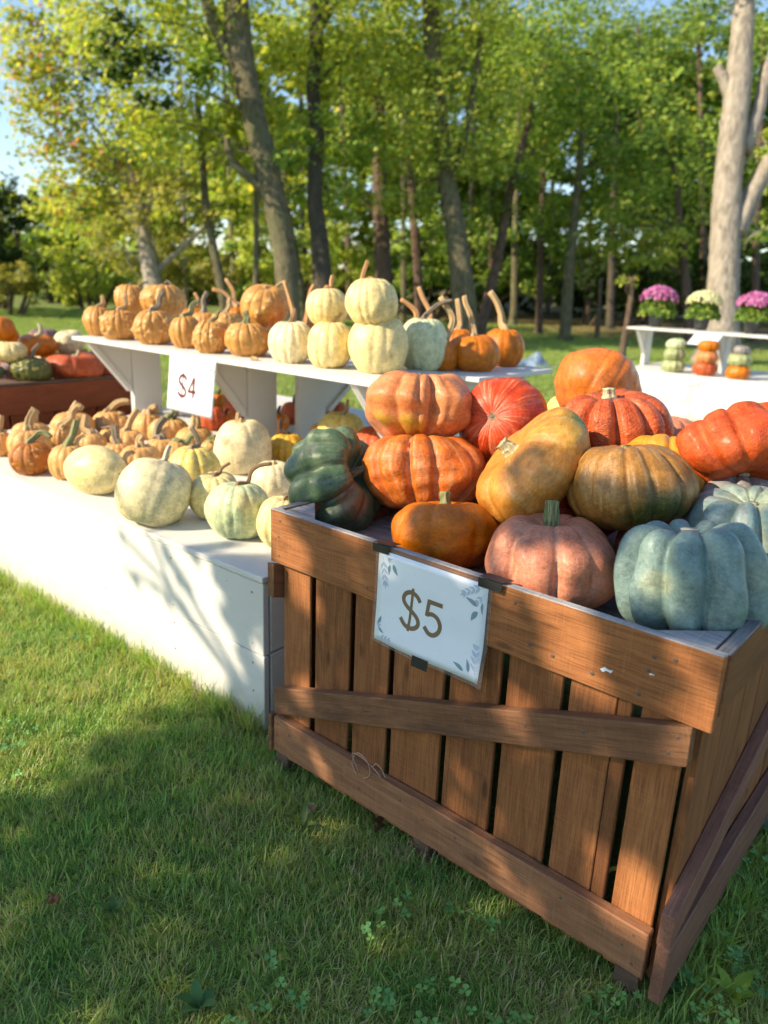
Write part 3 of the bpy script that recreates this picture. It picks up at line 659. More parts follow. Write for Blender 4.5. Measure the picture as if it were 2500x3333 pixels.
# ------------------------------------------------------------------ the wooden bin at the left
bx, by, bt = -2.85, .18, .69
bin_ = empty('wooden_bin', (bx, by, 0), 'reddish brown wooden bin heaped with gourds and squash, left of the platform', 'crate')
BW, BD = 1.1, 1.3
BWD = [M_('bin_wood'), M_('leg_wood')]
for (lo, hi, ax) in (((-.022, .0, bt-.16), (0, BD, bt), 1), ((-BW, 0, bt-.16), (-BW+.022, BD, bt), 1), ((-BW+.023, 0, bt-.16), (-.023, .02, bt), 0), ((-BW+.023, BD-.02, bt-.16), (-.023, BD, bt), 0)):
    board('rim_board', lo, hi, BWD, bin_, .002, .001, ax, 1)
board('bottom_board', (-.020, .002, .03), (.004, BD-.002, .14), BWD[0], bin_, .002, .001, 1)
for yy in np.arange(.03, BD-.1, .128):
    board('slat', (-.042, yy, .02), (-.0228, yy+.118, bt-.05), BWD[0], bin_, .0015, .001, 2)
    board('slat', (-BW+.0228, yy, .02), (-BW+.042, yy+.118, bt-.05), BWD[0], bin_, .0015, .001, 2)
for xx in np.arange(-BW+.05, -.15, .128):
    board('slat', (xx, .021, .02), (xx+.118, .04, bt-.05), BWD[0], bin_, .0015, .001, 2)
    board('slat', (xx, BD-.04, .02), (xx+.118, BD-.021, bt-.05), BWD[0], bin_, .0015, .001, 2)
for k in range(7): board('floor_board', (-BW+.045, .045+k*.173, bt-.04), (-.045, .045+k*.173+.17, bt-.022), M_('leg_wood'), bin_, .0015, .001, 0)
board('top_rail', (-.060, .03, bt+.001), (-.004, BD-.03, bt+.014), M_('leg_wood'), bin_, .0015, .001, 1)
# ------------------------------------------------------------------ pumpkins
def pk_body(R, H, n=12, groove=.10, seed=0, res=(96, 56), dim_t=.28, dim_b=.18, lump=.035, warts=0, wart_h=.03, k=2.2, p=.82, cleft=None, egg=0.0, wart_top=None, shear=.07):
    rg = np.random.default_rng(seed+1000); nu, nv = res
    ph = np.linspace(0, 2*np.pi, nu, endpoint=False); th = (-np.pi/2+np.pi*(np.arange(nv)+.5)/nv)
    PH, TH = np.meshgrid(ph, th)
    rho = np.cos(TH)**p; z = np.sin(TH)
    rho = rho*(1+egg*z*.5)
    # irregular ribs
    edges = np.sort((np.arange(n)+rg.uniform(-.22, .22, n))*2*np.pi/n); dep = rg.uniform(.55, 1.35, n)
    x = np.concatenate([edges-2*np.pi, edges, edges+2*np.pi]); xd = np.concatenate([dep]*3)
    idx = np.searchsorted(x, ph)-1; a0, a1 = x[idx], x[idx+1]; f = (ph-a0)/(a1-a0)
    c0, c1 = (1-np.sin(np.pi*np.minimum(f, .5)))**k*xd[idx], (1-np.sin(np.pi*np.maximum(f, .5)))**k*xd[idx+1]
    cusp = np.where(f < .5, c0, c1); ribv = np.where(f < .5, f, 1-f)*2
    W = np.clip(rho/.30, 0, 1)**.8
    G = 1-groove*cusp[None, :]*W
    if cleft:
        for (ca, cd, cw) in cleft:
            d = np.angle(np.exp(1j*(PH-ca))); G = G-cd*np.exp(-np.abs(d/cw)**1.3)*np.clip(rho/.45, 0, 1)
    dims = np.where(z > 0, dim_t*np.exp(-(rho/.36)**2), -dim_b*np.exp(-(rho/.33)**2))
    X = rho*np.cos(PH)*G; Y = rho*np.sin(PH)*G; Z = (z-dims)*(1-groove*.55*cusp[None, :]*W*np.clip(np.abs(z)*1.3, 0, 1))
    U = np.stack([X*(1+rg.uniform(-.045, .045)), Y*(1+rg.uniform(-.045, .045)), Z+X*rg.uniform(-1, 1)*shear], -1)
    if lump > 0:
        s = np.zeros_like(X)
        for _ in range(7):
            kv = rg.normal(0, 1.9, 3); s += np.sin(U @ kv+rg.uniform(0, 6.28))
        for _ in range(8):
            kv = rg.normal(0, 5.0, 3); s += .35*np.sin(U @ kv+rg.uniform(0, 6.28))
        U = U*(1+lump*s[..., None]/2.2)
    wart = np.zeros_like(X)
    if warts:
        nrm = U/(np.linalg.norm(U, axis=-1, keepdims=True)+1e-9)
        for _ in range(warts):
            a = rg.uniform(0, 2*np.pi); zz = rg.uniform(-.75, .8)
            if wart_top: zz = rg.uniform(.15, .85)
            c = np.array([math.sqrt(1-zz*zz)*math.cos(a), math.sqrt(1-zz*zz)*math.sin(a), zz])
            d2 = ((nrm-c)**2).sum(-1); sz = rg.uniform(.055, .11)
            wart = np.maximum(wart, np.exp(-d2/sz**2)*rg.uniform(.5, 1.2))
        U = U*(1+wart_h*wart[..., None])
    uni = U.reshape(-1, 3).copy()
    V = uni*np.array([R, R, H])
    top = np.array([[0, 0, H*(1-dim_t)]]); bot = np.array([[0, 0, -H*(1-dim_b)]])
    V = np.vstack([V, bot, top]); uni = np.vstack([uni, [[0, 0, -.82]], [[0, 0, 1-dim_t]]])
    F = []
    i, j = np.meshgrid(np.arange(nu), np.arange(nv-1)); i = i.ravel(); j = j.ravel(); i2 = (i+1) % nu
    Q = np.stack([j*nu+i, j*nu+i2, (j+1)*nu+i2, (j+1)*nu+i], 1)
    b_, t_ = nu*nv, nu*nv+1; ii = np.arange(nu); ii2 = (ii+1) % nu
    Q = np.vstack([Q, np.stack([ii, ii, ii, ii], 1)*0]) if False else Q
    stk = np.stack([np.cos(PH)*4.2, np.sin(PH)*4.2, TH*.45], -1).reshape(-1, 3); stk = np.vstack([stk, [[0, 0, -.7]], [[0, 0, .7]]])
    rib = np.broadcast_to(ribv[None, :], X.shape).reshape(-1); rib = np.concatenate([rib, [1, 1]])
    wt = np.concatenate([wart.reshape(-1), [0, 0]])
    faces = [tuple(q) for q in Q.tolist()]+[(int(a), b_, int(b)) [::1] for a, b in zip(ii2, ii)]+[((nv-1)*nu+int(a), (nv-1)*nu+int(b), t_) for a, b in zip(ii, ii2)]
    return V, faces, {'uni': ('FLOAT_VECTOR', uni), 'stk': ('FLOAT_VECTOR', stk), 'rib': ('FLOAT', rib), 'wart': ('FLOAT', wt)}

def stem_mesh(pts, r0, r1, flare=1.9, ridge=.24, sides=20, n=18, twist=2.2, cut=False):
    P = catmull(pts, n); t = np.linspace(0, 1, n)
    rad = r0*(1-t)+r1*t; rad = rad*(1+(flare-1)*np.exp(-(t/.13)**1.3))
    if cut: rad = rad*(1+.12*np.exp(-((1-t)/.12)**2))
    rad = rad*(1+.06*np.sin(t*9+rad[0]*900)); V, F = tube(P, rad, sides, ridge, 5, twist, .05)
    a = np.tile(np.arange(sides)*2*np.pi/sides, n); tt = np.repeat(t, sides)
    stk = np.stack([np.cos(a)*2.4, np.sin(a)*2.4, tt*.8], -1)
    return V, F, {'stk': ('FLOAT_VECTOR', stk)}

def cam_axis(a, b, c):
    v = CR*a+CU*b-CF*c; return v/np.linalg.norm(v)
def make_pumpkin(label, pos, R, H, mat, axis=(0, 0, 1), spin=0.0, stem=None, stem_m='stem_tan', group=None, cat='pumpkin', name='pumpkin', sr=None, sflare=1.9, cut=False, **kw):
    """pos = centre of the body; stem = list of world points after the root on the body"""
    ax = Vector(axis).normalized(); q = Vector((0, 0, 1)).rotation_difference(ax).to_matrix().to_4x4() @ Matrix.Rotation(spin, 4, 'Z')
    base = Vector(pos)-ax*H*(.86 if abs(ax.z) > .8 else 0.0)
    M = Matrix.Translation(Vector(pos)) @ q
    root = empty(name, label=label, cat=cat, group=group, mat=Matrix.Translation(base) @ q)
    off = root.matrix_world.inverted() @ Vector(pos)
    V, F, A = pk_body(R, H, **kw)
    b = mesh_obj('body', V, F, M_(mat), root, True, A); b.location = off
    if stem:
        dt = kw.get('dim_t', .28); z0 = H*(1-dt)-R*.03
        Mi = M.inverted(); loc = [np.array((0, 0, z0)), np.array((0, 0, z0+R*.10))]+[np.array(Mi @ Vector(p)) for p in stem]
        r = sr or R*.12
        V, F, A = stem_mesh(loc, r, r*.72, sflare, cut=cut)
        s = mesh_obj('stem', V, F, M_(stem_m), root, True, A); s.location = off
    return root
def local_stem(pos, axis, H, L, lean=(0, 0, 0), dt=.28):
    ax = np.array(axis, float)/np.linalg.norm(axis); p0 = np.array(pos)+ax*H*(1-dt); l = np.array(lean, float)
    return [p0+ax*L*.5+l*.25*L, p0+ax*L+l*L]

# ---- heap in the crate: pixel centre, depth plane y, size; axis in view terms (right, up, towards the viewer)
HEAP = 'squash heaped in the crate'
def heap(label, px, py, Y, R, hr, mat, ax=(0, 1, .3), spin=0, stemL=0, lean=(0, 0, 0), stem_m='stem_green', sr=None, cat='pumpkin', name='pumpkin', sflare=1.4, face=None, **kw):
    pos = at_plane(px, py, 1, Y); A = cam_axis(*ax)
    if face is not None:                           # turn local +X towards this side
        v = cam_axis(*face); q = Vector((0, 0, 1)).rotation_difference(Vector(A)); vl = q.inverted() @ Vector(v); spin = math.atan2(vl.y, vl.x)
    kw.setdefault('res', (144, 84)); kw['lump'] = kw.get('lump', .03)*1.5
    st = local_stem(pos, A, R*hr, stemL, lean, kw.get('dim_t', .28)) if stemL else None
    return make_pumpkin(label, pos, R, R*hr, mat, A, spin, st, stem_m, HEAP, cat, name, sr, sflare, True, **kw)
heap('large peach squash with a deep cleft, crowning the crate’s left stack', 1367, 1322, .46, .153, .70, 'pk_peach', (.05, 1, .12), .2, face=(0, 0, 1), n=9, groove=.08, seed=3, lump=.06, cleft=[(.30, .34, .13), (-1.6, .06, .2)], dim_t=.30, dim_b=.25, p=.72, stemL=.014, sr=.012, stem_m='stem_brown')
heap('peach ribbed pumpkin with pale scars directly under the cleft squash', 1377, 1534, .41, .157, .68, 'pk_peach_scar', (-.06, 1, .02), .5, n=11, groove=.12, seed=5, lump=.03, dim_t=.35, p=.70)
heap('round red striped squash showing its blossom end, half in shadow', 1638, 1372, .62, .127, .98, 'pk_red_striped', (-.42, .02, .9), 0, n=10, groove=.025, seed=7, lump=.025, dim_t=.10, dim_b=.08, p=.95, cat='squash', name='squash')
heap('dark green ribbed squash standing on edge at the crate’s left corner', 1092, 1566, .25, .160, .62, 'pk_darkgreen', (.84, .34, .42), 1.2, face=(-.3, .1, 1), n=9, groove=.24, seed=9, lump=.05, dim_t=.48, p=.66, k=1.6, stemL=.05, sr=.013, stem_m='stem_brown', cat='squash', name='squash')
heap('glossy orange pumpkin with green stub stem behind the $5 sign', 1447, 1735, .205, .131, .64, 'pk_orange_deep', (0, 1, .12), .9, n=9, groove=.08, seed=11, lump=.035, dim_t=.30, p=.74, stemL=.040, sr=.014)
heap('amber squash with green end, tipped on its edge, stem up left', 1730, 1522, .375, .166, .50, 'pk_amber', (-.76, .62, .12), 2.6, face=(.75, .45, .55), n=9, groove=.05, seed=13, lump=.035, dim_t=.26, p=.72, stemL=.034, sr=.018, stem_m='stem_cork', cat='squash', name='squash')
heap('brown and dark green ribbed squash above the blue pumpkin', 2046, 1580, .40, .138, .72, 'pk_umber', (-.10, 1, .05), .35, face=(.1, 0, 1), n=13, groove=.08, seed=16, lump=.025, dim_t=.22, p=.74, stemL=.012, sr=.009, cat='squash', name='squash')
heap('golden pumpkin wedged behind the brown green squash', 2150, 1572, .60, .118, .92, 'pk_golden', (.2, 1, -.2), 1.4, n=10, groove=.08, seed=17, lump=.03, p=.8)
heap('big red orange turban squash with corky stub stem, right of centre', 1985, 1388, .66, .150, .66, 'pk_red_deep', (-.10, .93, .30), .15, n=11, groove=.17, seed=19, lump=.04, dim_t=.34, p=.68, stemL=.034, sr=.018, stem_m='stem_cork', cat='squash', name='squash')
heap('smooth orange squash topping the pile at its highest point', 1945, 1256, .90, .114, .90, 'pk_tangerine', (.5, .85, -.1), 3.3, n=8, groove=.045, seed=21, lump=.04, p=.85, cat='squash', name='squash')
heap('big red squash on its edge at the crate’s right side', 2392, 1478, .66, .146, .58, 'pk_red', (.10, -.80, .50), .4, n=10, groove=.10, seed=23, lump=.05, dim_t=.34, p=.70, stemL=.006, sr=.009, stem_m='stem_cork', cat='squash', name='squash')
heap('pink ribbed pumpkin with tall green stem at the crate’s front edge', 1790, 1826, .185, .143, .68, 'pk_pink', (0, 1, .16), .55, n=8, groove=.13, seed=25, lump=.04, dim_t=.36, p=.72, stemL=.066, sr=.017)
heap('blue grey lobed pumpkin with pale stub stem at the crate’s right corner', 2236, 1886, .20, .130, .86, 'pk_blue', (0, 1, .14), .25, face=(0, 0, 1), n=9, groove=.32, seed=64, lump=.035, shear=.0, dim_t=.36, p=.58, k=1.45, stemL=.026, sr=.018, stem_m='stem_bleached', res=(160, 92))
heap('blue pumpkin flushed pink, behind the front blue one at the crate edge', 2446, 1770, .47, .150, .80, 'pk_blue_pink', (-.12, 1, .25), .8, n=10, groove=.20, seed=29, lump=.03, dim_t=.34, p=.68, k=1.8, stemL=.010, sr=.012, stem_m='stem_cork')
heap('slate grey squash deep in the pile right of the golden pumpkin', 2390, 1655, .66, .120, .78, 'pk_slate', (.1, 1, .1), 2.0, n=11, groove=.12, seed=31, lump=.03, cat='squash', name='squash')
for (lab, x, y, z, R, hr, mt, sd) in (('dark red squash deep between the amber and brown squash', .55, .60, .79, .120, .85, 'pk_red', 33), ('maroon pumpkin deep in the pile under the right red squash', .80, .72, .80, .120, .85, 'pk_red_striped', 35),
        ('rosy pumpkin peeking between the brown squash and the blue pumpkins', .83, .42, .765, .105, .80, 'pk_pink', 37), ('orange pumpkin low in the crate under the red striped squash', .27, .72, .775, .125, .80, 'pk_orange_deep', 39),
        ('rust orange pumpkin low in the crate beneath the highest squash', .44, .93, .83, .130, .92, 'pk_orange', 41), ('muted red squash low between the orange and pink pumpkins', .56, .38, .745, .100, .75, 'pk_red_deep', 43),
        ('orange pumpkin low in the crate’s back right corner', .92, .94, .785, .115, .95, 'pk_orange_deep', 53), ('peach pumpkin low at the crate’s back edge, left of the rust orange one', .19, .96, .775, .110, .92, 'pk_peach', 55),
        ('green squash low in the crate behind the golden pumpkin', .68, .96, .775, .110, .92, 'pk_squash_green', 57), ('pink squash low against the crate’s left side behind the stack', .13, .70, .765, .095, .95, 'pk_pink', 59)):
    make_pumpkin(lab, (x, y, z), R, R*hr, mt, (.05, -.05, 1), sd, None, group=HEAP, n=10, groove=.08, seed=sd, res=(72, 44))
yq = at_plane(1838, 1333, 1, .98); make_pumpkin('small yellow squash just visible behind the red turban squash', yq, .055, .048, 'pk_yellow', (0, 0, 1), 0, None, group=HEAP, n=9, groove=.05, seed=47, res=(64, 40), cat='squash', name='squash')
yq = at_plane(2490, 1385, 1, .95); make_pumpkin('green squash at the far right edge of the heap', yq, .075, .06, 'pk_squash_green', (0, 0, 1), 0, None, group=HEAP, n=9, groove=.08, seed=49, res=(64, 40), cat='squash', name='squash')
yq = at_plane(2178, 1428, 1, .93); make_pumpkin('dusky pink squash glimpsed behind the right red squash', yq, .085, .07, 'pk_pink', (0, 0, 1), 0, None, group=HEAP, n=9, groove=.08, seed=51, res=(64, 40), cat='squash', name='squash')

# ---- rows standing on a level surface: the body's outline in the photograph gives place and size
def stand(label, cx, cy, wpx, hpx, zs, mat, stem=None, stem_m='stem_tan', group=None, axis=None, lift=0.0, srp=None, ysh=0, spin=None, grow=1.0, **kw):
    d = 3.0; hw = wpx/2*grow
    for _ in range(14):
        R = hw*d/FPX; v = ray(cx, cy); pz = -v[2]/np.linalg.norm(v); a = hpx/wpx
        H = R*math.sqrt(max(a*a-pz*pz, .30)/(1-pz*pz)); H = min(H, R*1.15)
        pos = at_plane(cx, cy, 2, zs+lift+H*.84); d = depth_of(pos)
    kw.setdefault('res', (72, 44)); kw.setdefault('n', 13); kw.setdefault('groove', .085); kw.setdefault('lump', .03); kw.setdefault('seed', int(cx*7+cy))
    kw.setdefault('dim_t', .16); kw.setdefault('dim_b', .14); kw.setdefault('p', .86)
    ax = (random.uniform(-.06, .06), random.uniform(-.06, .06), 1) if axis is None else axis
    st = None
    if stem: st = [at_depth(px, py, d-.01) for (px, py) in stem]
    make_pumpkin(label, pos, R, H, mat, ax, random.uniform(0, 6) if spin is None else spin, st, stem_m, group, sr=(srp*d/FPX if srp else R*.10), **kw)
    return pos, R, H
# tan pumpkins on the long platform (crop of the photograph: origin 0,1250, scale .422)
G1 = 'pumpkins standing on the long white platform'
def c5(x, y): return (x*.422, 1250+y*.422)
def tan(label, x, y, wd, ht, stem, mat='pk_tan', sm='stem_tan', sr=11, **kw):
    X, Y = c5(x, y); stand(label, X, Y, wd*.422, ht*.422, PZ, mat, [c5(*q) for q in stem], sm, G1, srp=sr, **kw)
tan('tan pumpkin cut off by the photo’s left edge on the platform', 5, 460, 185, 260, [(0,300),(10,240)])
tan('tan pumpkin with thick striped upright stem behind the rusty warty one', 228, 465, 320, 260, [(215,330),(230,260),(270,190)], sr=15)
tan('tan pumpkin farthest back at the platform’s left end', 245, 385, 290, 200, [(265,280),(268,230),(285,205)], sr=12)
tan('rusty orange warty pumpkin with curled green stem, front left of the platform', 247, 570, 325, 270, [(268,410),(310,372),(360,385),(395,410)], 'pk_rust_warty', 'stem_green', 9, warts=50, wart_h=.06, res=(160, 100))
tan('tan pumpkin with tall dark green stem beside the cream oval squash', 530, 600, 300, 300, [(560,400),(580,330),(592,278)], sm='stem_green', sr=12)
tan('tan pumpkin with heavy hooked stem in the second row', 480, 420, 215, 220, [(548,270),(560,215),(600,175),(635,190)], sr=13)
tan('tan pumpkin at the back with a knobbly upright stem', 560, 320, 320, 220, [(555,240),(575,180),(600,140)], sr=13)
tan('tan pumpkin with pale split stem left of the grey stemmed one', 705, 460, 245, 190, [(655,340),(660,290),(668,240)], sr=14)
tan('tan pumpkin with withered brown stem in the middle of the crowd', 862, 425, 200, 190, [(790,340),(765,300),(762,258)], sm='stem_brown', sr=12)
tan('tan pumpkin with long arching stem at the back of the platform', 842, 300, 260, 190, [(855,190),(900,148),(960,132),(1000,140)], sr=12)
tan('small tan pumpkin with leaning flat stem, back row centre', 922, 315, 185, 160, [(922,270),(935,215)], sr=13)
tan('tan pumpkin with tall leaning striped stem, centre of the platform', 982, 445, 265, 200, [(985,350),(1010,280),(1062,195)], sr=12)
tan('tan pumpkin with stubby broad stem, back right of the platform', 1142, 325, 240, 220, [(1150,235),(1175,200),(1212,180)], sr=16)
tan('tan pumpkin with green stem right below the $4 sign', 1303, 375, 315, 250, [(1325,260),(1345,225),(1360,200)], sm='stem_green', sr=14)
tan('tan pumpkin with big curved black striped stem below the sign', 1243, 505, 245, 200, [(1215,400),(1225,330),(1275,255)], sm='stem_grey', sr=15)
tan('tan pumpkin with dark grey stem behind the cream oval squash', 912, 540, 235, 190, [(893,420),(885,360),(888,318)], sm='stem_grey', sr=14)
tan('tan pumpkin with short curved stem behind the big white pumpkin', 1080, 575, 310, 230, [(1070,460),(1080,425),(1105,398)], sr=14)
tan('small tan pumpkin with curved greenish stem under the sign', 1362, 520, 205, 180, [(1440,450),(1470,405),(1510,385)], sm='stem_green', sr=11)
tan('tan pumpkin with broad furrowed stem under the sign’s right corner', 1503, 435, 305, 220, [(1508,320),(1510,270),(1512,235)], sr=16)
tan('small tan pumpkin tucked left of the brown scarred white pumpkin', 1625, 500, 165, 160, [(1640,430),(1650,390)], sm='stem_green', sr=11)
# cream, yellow and mint ones
def cr(label, X, Y, wd, ht, stem, mat, sm='stem_brown', sr=7, **kw): return stand(label, X, Y, wd, ht, PZ, mat, stem, sm, G1, srp=sr, **kw)
pos = at_plane(313, 1531, 2, PZ+.083); d_ = depth_of(pos)
make_pumpkin('cream oval squash lying on its side, blossom scar to the front', pos, 84*d_/FPX, 118*d_/FPX, 'pk_cream_tip', cam_axis(.80, -.12, .50), 0, None, group=G1, n=8, groove=.0, lump=.02, seed=61, dim_t=.03, dim_b=.03, p=1.0, res=(80, 48), cat='squash', name='squash', egg=-.12)
cr('large white pumpkin with brown russet patch on top, front of the platform', 506, 1600, 240, 237, [(548,1462),(554,1450)], 'pk_ivory_russet', 'stem_bleached', 9, n=8, groove=.02, lump=.03, res=(96, 60), spin=-.7, dim_t=.10, axis=cam_axis(.27, .95, -.05))
cr('pale yellow ribbed pumpkin with crooked striped stem behind the large white one', 632, 1530, 180, 165, [(646,1450),(640,1420),(622,1392)], 'pk_yellow', 'stem_grey', 9)
cr('white pumpkin with brown scars on its side, tallest at the platform’s middle', 793, 1455, 196, 190, [(776,1380),(773,1362),(775,1343)], 'pk_ivory_scarred', 'stem_tan', 9, n=10, groove=.03, res=(96, 60), spin=-.9)
cr('cream pumpkin with curled brown stem left of the mint pumpkin', 703, 1617, 168, 165, [(714,1540),(724,1522),(748,1507)], 'pk_cream', 'stem_brown', 6)
cr('mint green pumpkin with long bent brown stem near the platform’s right end', 776, 1662, 206, 198, [(806,1570),(818,1535),(845,1515),(885,1509)], 'pk_mint', 'stem_brown', 7, res=(96, 60), groove=.06, spin=-.8)
cr('cream pumpkin half hidden behind the crate’s left corner', 926, 1700, 176, 178, [(953,1610),(958,1597),(963,1583)], 'pk_cream', 'stem_brown', 8)
cr('ivory ribbed pumpkin with hooked pale stem behind the mint pumpkin', 892, 1562, 152, 128, [(920,1537),(908,1522),(918,1517),(930,1526)], 'pk_ivory', 'stem_tan', 6, groove=.07)
cr('golden pumpkin with black stem in the shelf’s shade', 935, 1462, 118, 115, [(915,1402),(913,1380),(915,1364)], 'pk_gold', 'stem_dark', 7)
cr('yellow ribbed pumpkin with upright pale stem behind the dark green squash', 1112, 1416, 158, 158, [(1130,1330),(1131,1312),(1132,1300)], 'pk_yellow', 'stem_tan', 6, groove=.06)
cr('tan pumpkin partly hidden behind the yellow ribbed one', 1050, 1425, 90, 110, [(1030,1400),(1022,1395),(1018,1405)], 'pk_tan', 'stem_tan', 6)
cr('red pumpkin in the gap between the yellow pumpkin and the peach stack', 1225, 1456, 160, 150, None, 'pk_red', lump=.03)
# small red and orange ones under the back shelf
G2 = 'red and orange pumpkins under the back shelf'
for (lab, x, y, wd, mt, wt) in (('orange pumpkin under the shelf right of the $4 sign', 712, 1310, 66, 'pk_orange', 0), ('red warty pumpkin under the shelf beside the sign', 690, 1362, 96, 'pk_red', 40), ('small orange warty pumpkin behind the scarred white pumpkin', 735, 1372, 60, 'pk_orange', 24),
        ('dark red pumpkin in the shelf’s shade left of the middle post', 765, 1335, 80, 'pk_red_deep', 0), ('orange pumpkin glimpsed between the shelf posts', 905, 1378, 80, 'pk_orange', 0), ('dark red pumpkin under the shelf behind the yellow ribbed one', 1085, 1345, 95, 'pk_red_deep', 0),
        ('deep red pumpkin in the shade behind the golden pumpkin', 955, 1345, 85, 'pk_red_deep', 0)):
    stand(lab, x, y, wd, wd*.92, PZ-.004, mt, [(x+2, y-wd*.55), (x+8, y-wd*.72)], 'stem_dark', G2, srp=5, warts=wt, wart_h=.06, res=(72, 44))

# ---- on the shelf (crop: origin 200,850, scale .4822)
G3 = 'pumpkins standing on the white shelf'
def c3(x, y): return (200+x*.4822, 850+y*.4822)
def sh(label, x, y, wd, ht, stem, mat='pk_tan_warty', sm='stem_tan', sr=9, z=SZ, group=G3, lift=0, warts=40, **kw):
    X, Y = c3(x, y)
    return stand(label, X, Y, wd*.4822, ht*.4822, z, mat, [c3(*q) for q in stem] if stem else None, sm, group, srp=sr*.8, lift=lift, warts=int(warts*1.4), wart_h=.08, res=(160, 100) if warts else (80, 48), **kw)
sh('tan pumpkin at the left end of the shelf', 247, 410, 205, 212, [(280,290),(278,255),(272,232)], warts=8)
sh('warty tan pumpkin second from the shelf’s left end', 398, 432, 240, 222, [(435,300),(430,260),(437,222)])
sh('big warty tan pumpkin with dark hooked stem, third from the shelf’s left end', 625, 450, 272, 250, [(655,300),(660,250),(690,205)], sm='stem_grey', sr=12)
sh('smooth tan pumpkin with green crooked stem, fourth from the shelf’s left end', 836, 482, 215, 240, [(872,350),(880,305),(905,275),(932,272)], 'pk_tan_warty', 'stem_green', 11, warts=0)
sh('very warty tan pumpkin left of the shelf’s front middle one', 1014, 515, 245, 240, [(1047,380),(1050,355),(1068,335)], sm='stem_green', sr=8, warts=70)
sh('tan pumpkin with short striped stem beside the ivory pumpkin on the shelf', 1254, 530, 292, 255, [(1256,390),(1245,360),(1240,338)], sm='stem_green', sr=13, warts=14)
sh('shaded tan pumpkin with bent stem behind the smooth one on the shelf', 965, 420, 190, 170, [(965,310),(960,260),(985,210)], sm='stem_grey', z=SZ-.004, warts=0, sr=11)
sh('warty tan pumpkin with straight stem behind the very warty one', 1112, 430, 240, 180, [(1130,310),(1132,275),(1140,250)], z=SZ-.004, sr=10)
# upper tier resting on the others
def up(label, x, y, wd, ht, Y, stem, mat, sm, sr, axis=(0, 0, 1), warts=30, **kw):
    X, Yp = c3(x, y); pos = at_plane(X, Yp, 1, Y); d = depth_of(pos); R = wd*.4822/2*d/FPX; H = R*ht/wd
    kw.setdefault('n', 13); kw.setdefault('groove', .075)
    make_pumpkin(label, pos, R, H, mat, axis, random.uniform(0, 6), [at_depth(*c3(*q), d-.02) for q in stem], sm, G3, sr=sr*.38*d/FPX, warts=warts, wart_h=.06, res=(160, 100) if warts else (80, 48), lump=.025, seed=int(x+y), dim_t=.16, dim_b=.14, p=.86, **kw)
up('warty tan pumpkin stacked at the left of the shelf’s upper tier', 470, 258, 222, 215, 1.22, [(505,180),(540,150),(582,140)], 'pk_tan_warty', 'stem_grey', 12)
up('large warty tan pumpkin stacked with looping stem, shelf’s upper tier', 690, 268, 292, 235, 1.24, [(690,180),(708,135),(735,150),(790,215)], 'pk_tan_warty', 'stem_grey', 11)
up('large warty tan pumpkin stacked with leaning thick stem, upper tier’s middle', 1368, 308, 312, 300, 1.26, [(1420,195),(1470,160),(1518,132)], 'pk_tan_warty', 'stem_tan', 14, (.30, -.1, 1))
def c4(x, y): return (900+x*.5124, 800+y*.5124)
def sc4(label, x, y, wd, ht, stem, mat, sm='stem_tan', sr=8, z=SZ, group=G3, **kw):
    X, Y = c4(x, y); return stand(label, X, Y, wd*.5124, ht*.5124, z, mat, [c4(*q) for q in stem] if stem else None, sm, group, srp=sr, res=(88, 52), **kw)
sc4('ivory pumpkin leftmost of the pale ones on the shelf', 92, 616, 285, 290, [(110,440),(115,400)], 'pk_ivory', 'stem_brown', 9)
sc4('pale yellow pumpkin second of the pale ones on the shelf', 345, 632, 294, 328, [(405,440),(420,380)], 'pk_cream', 'stem_tan', 5)
sc4('large cream pumpkin nearest on the shelf, under the stacked one', 648, 632, 382, 398, [(730,440),(755,410),(785,382)], 'pk_cream', 'stem_brown', 9, groove=.045)
sc4('pale mint pumpkin with dirt specks and long bent stem on the shelf', 930, 628, 316, 355, [(950,440),(1010,385),(1060,360),(1120,346)], 'pk_mint_dirty', 'stem_grey', 8, spin=-1.0)
def up4(label, x, y, wd, ht, Y, stem, mat, sm, sr, axis=(0, 0, 1)):
    X, Yp = c4(x, y); pos = at_plane(X, Yp, 1, Y); d = depth_of(pos); R = wd*.5124/2*d/FPX; H = R*ht/wd
    make_pumpkin(label, pos, R, H, mat, axis, random.uniform(0, 6), [at_depth(*c4(*q), d-.02) for q in stem], sm, G3, sr=sr*.5*d/FPX, res=(88, 52), n=13, groove=.07, lump=.03, seed=int(x+y), dim_t=.16, dim_b=.14, p=.88)
up4('cream pumpkin stacked behind, left of the topmost pale one', 318, 390, 276, 255, 1.15, [(345,270),(350,230),(358,190)], 'pk_cream', 'stem_orange', 16)
up4('topmost cream pumpkin with tall orange brown stem on the shelf', 610, 362, 354, 318, 1.13, [(548,225),(555,170),(580,95)], 'pk_cream', 'stem_orange', 16, (-.12, 0, 1))
G4 = 'orange pumpkins on the back shelf'
sc4('orange pumpkin with bent pale stem, nearest on the back shelf', 1250, 682, 326, 250, [(1248,520),(1230,430),(1205,370),(1195,318)], 'pk_orange', 'stem_tan', 10, SZ-.004, G4, groove=.07)
sc4('orange pumpkin with tall leaning stem at the back shelf’s right end', 1441, 650, 266, 265, [(1432,500),(1425,430),(1395,350),(1355,292)], 'pk_orange', 'stem_tan', 12, SZ-.004, G4, groove=.07)
sc4('orange pumpkin with straight pale stem behind the nearest one', 1150, 640, 240, 240, [(1165,500),(1160,420),(1150,338)], 'pk_orange', 'stem_tan', 10, SZ-.004, G4, groove=.07)
sc4('shaded orange pumpkin between the mint pumpkin and the nearest orange one', 1062, 700, 190, 210, [(1120,480),(1090,400),(1042,325)], 'pk_orange', 'stem_tan', 11, SZ-.004, G4)
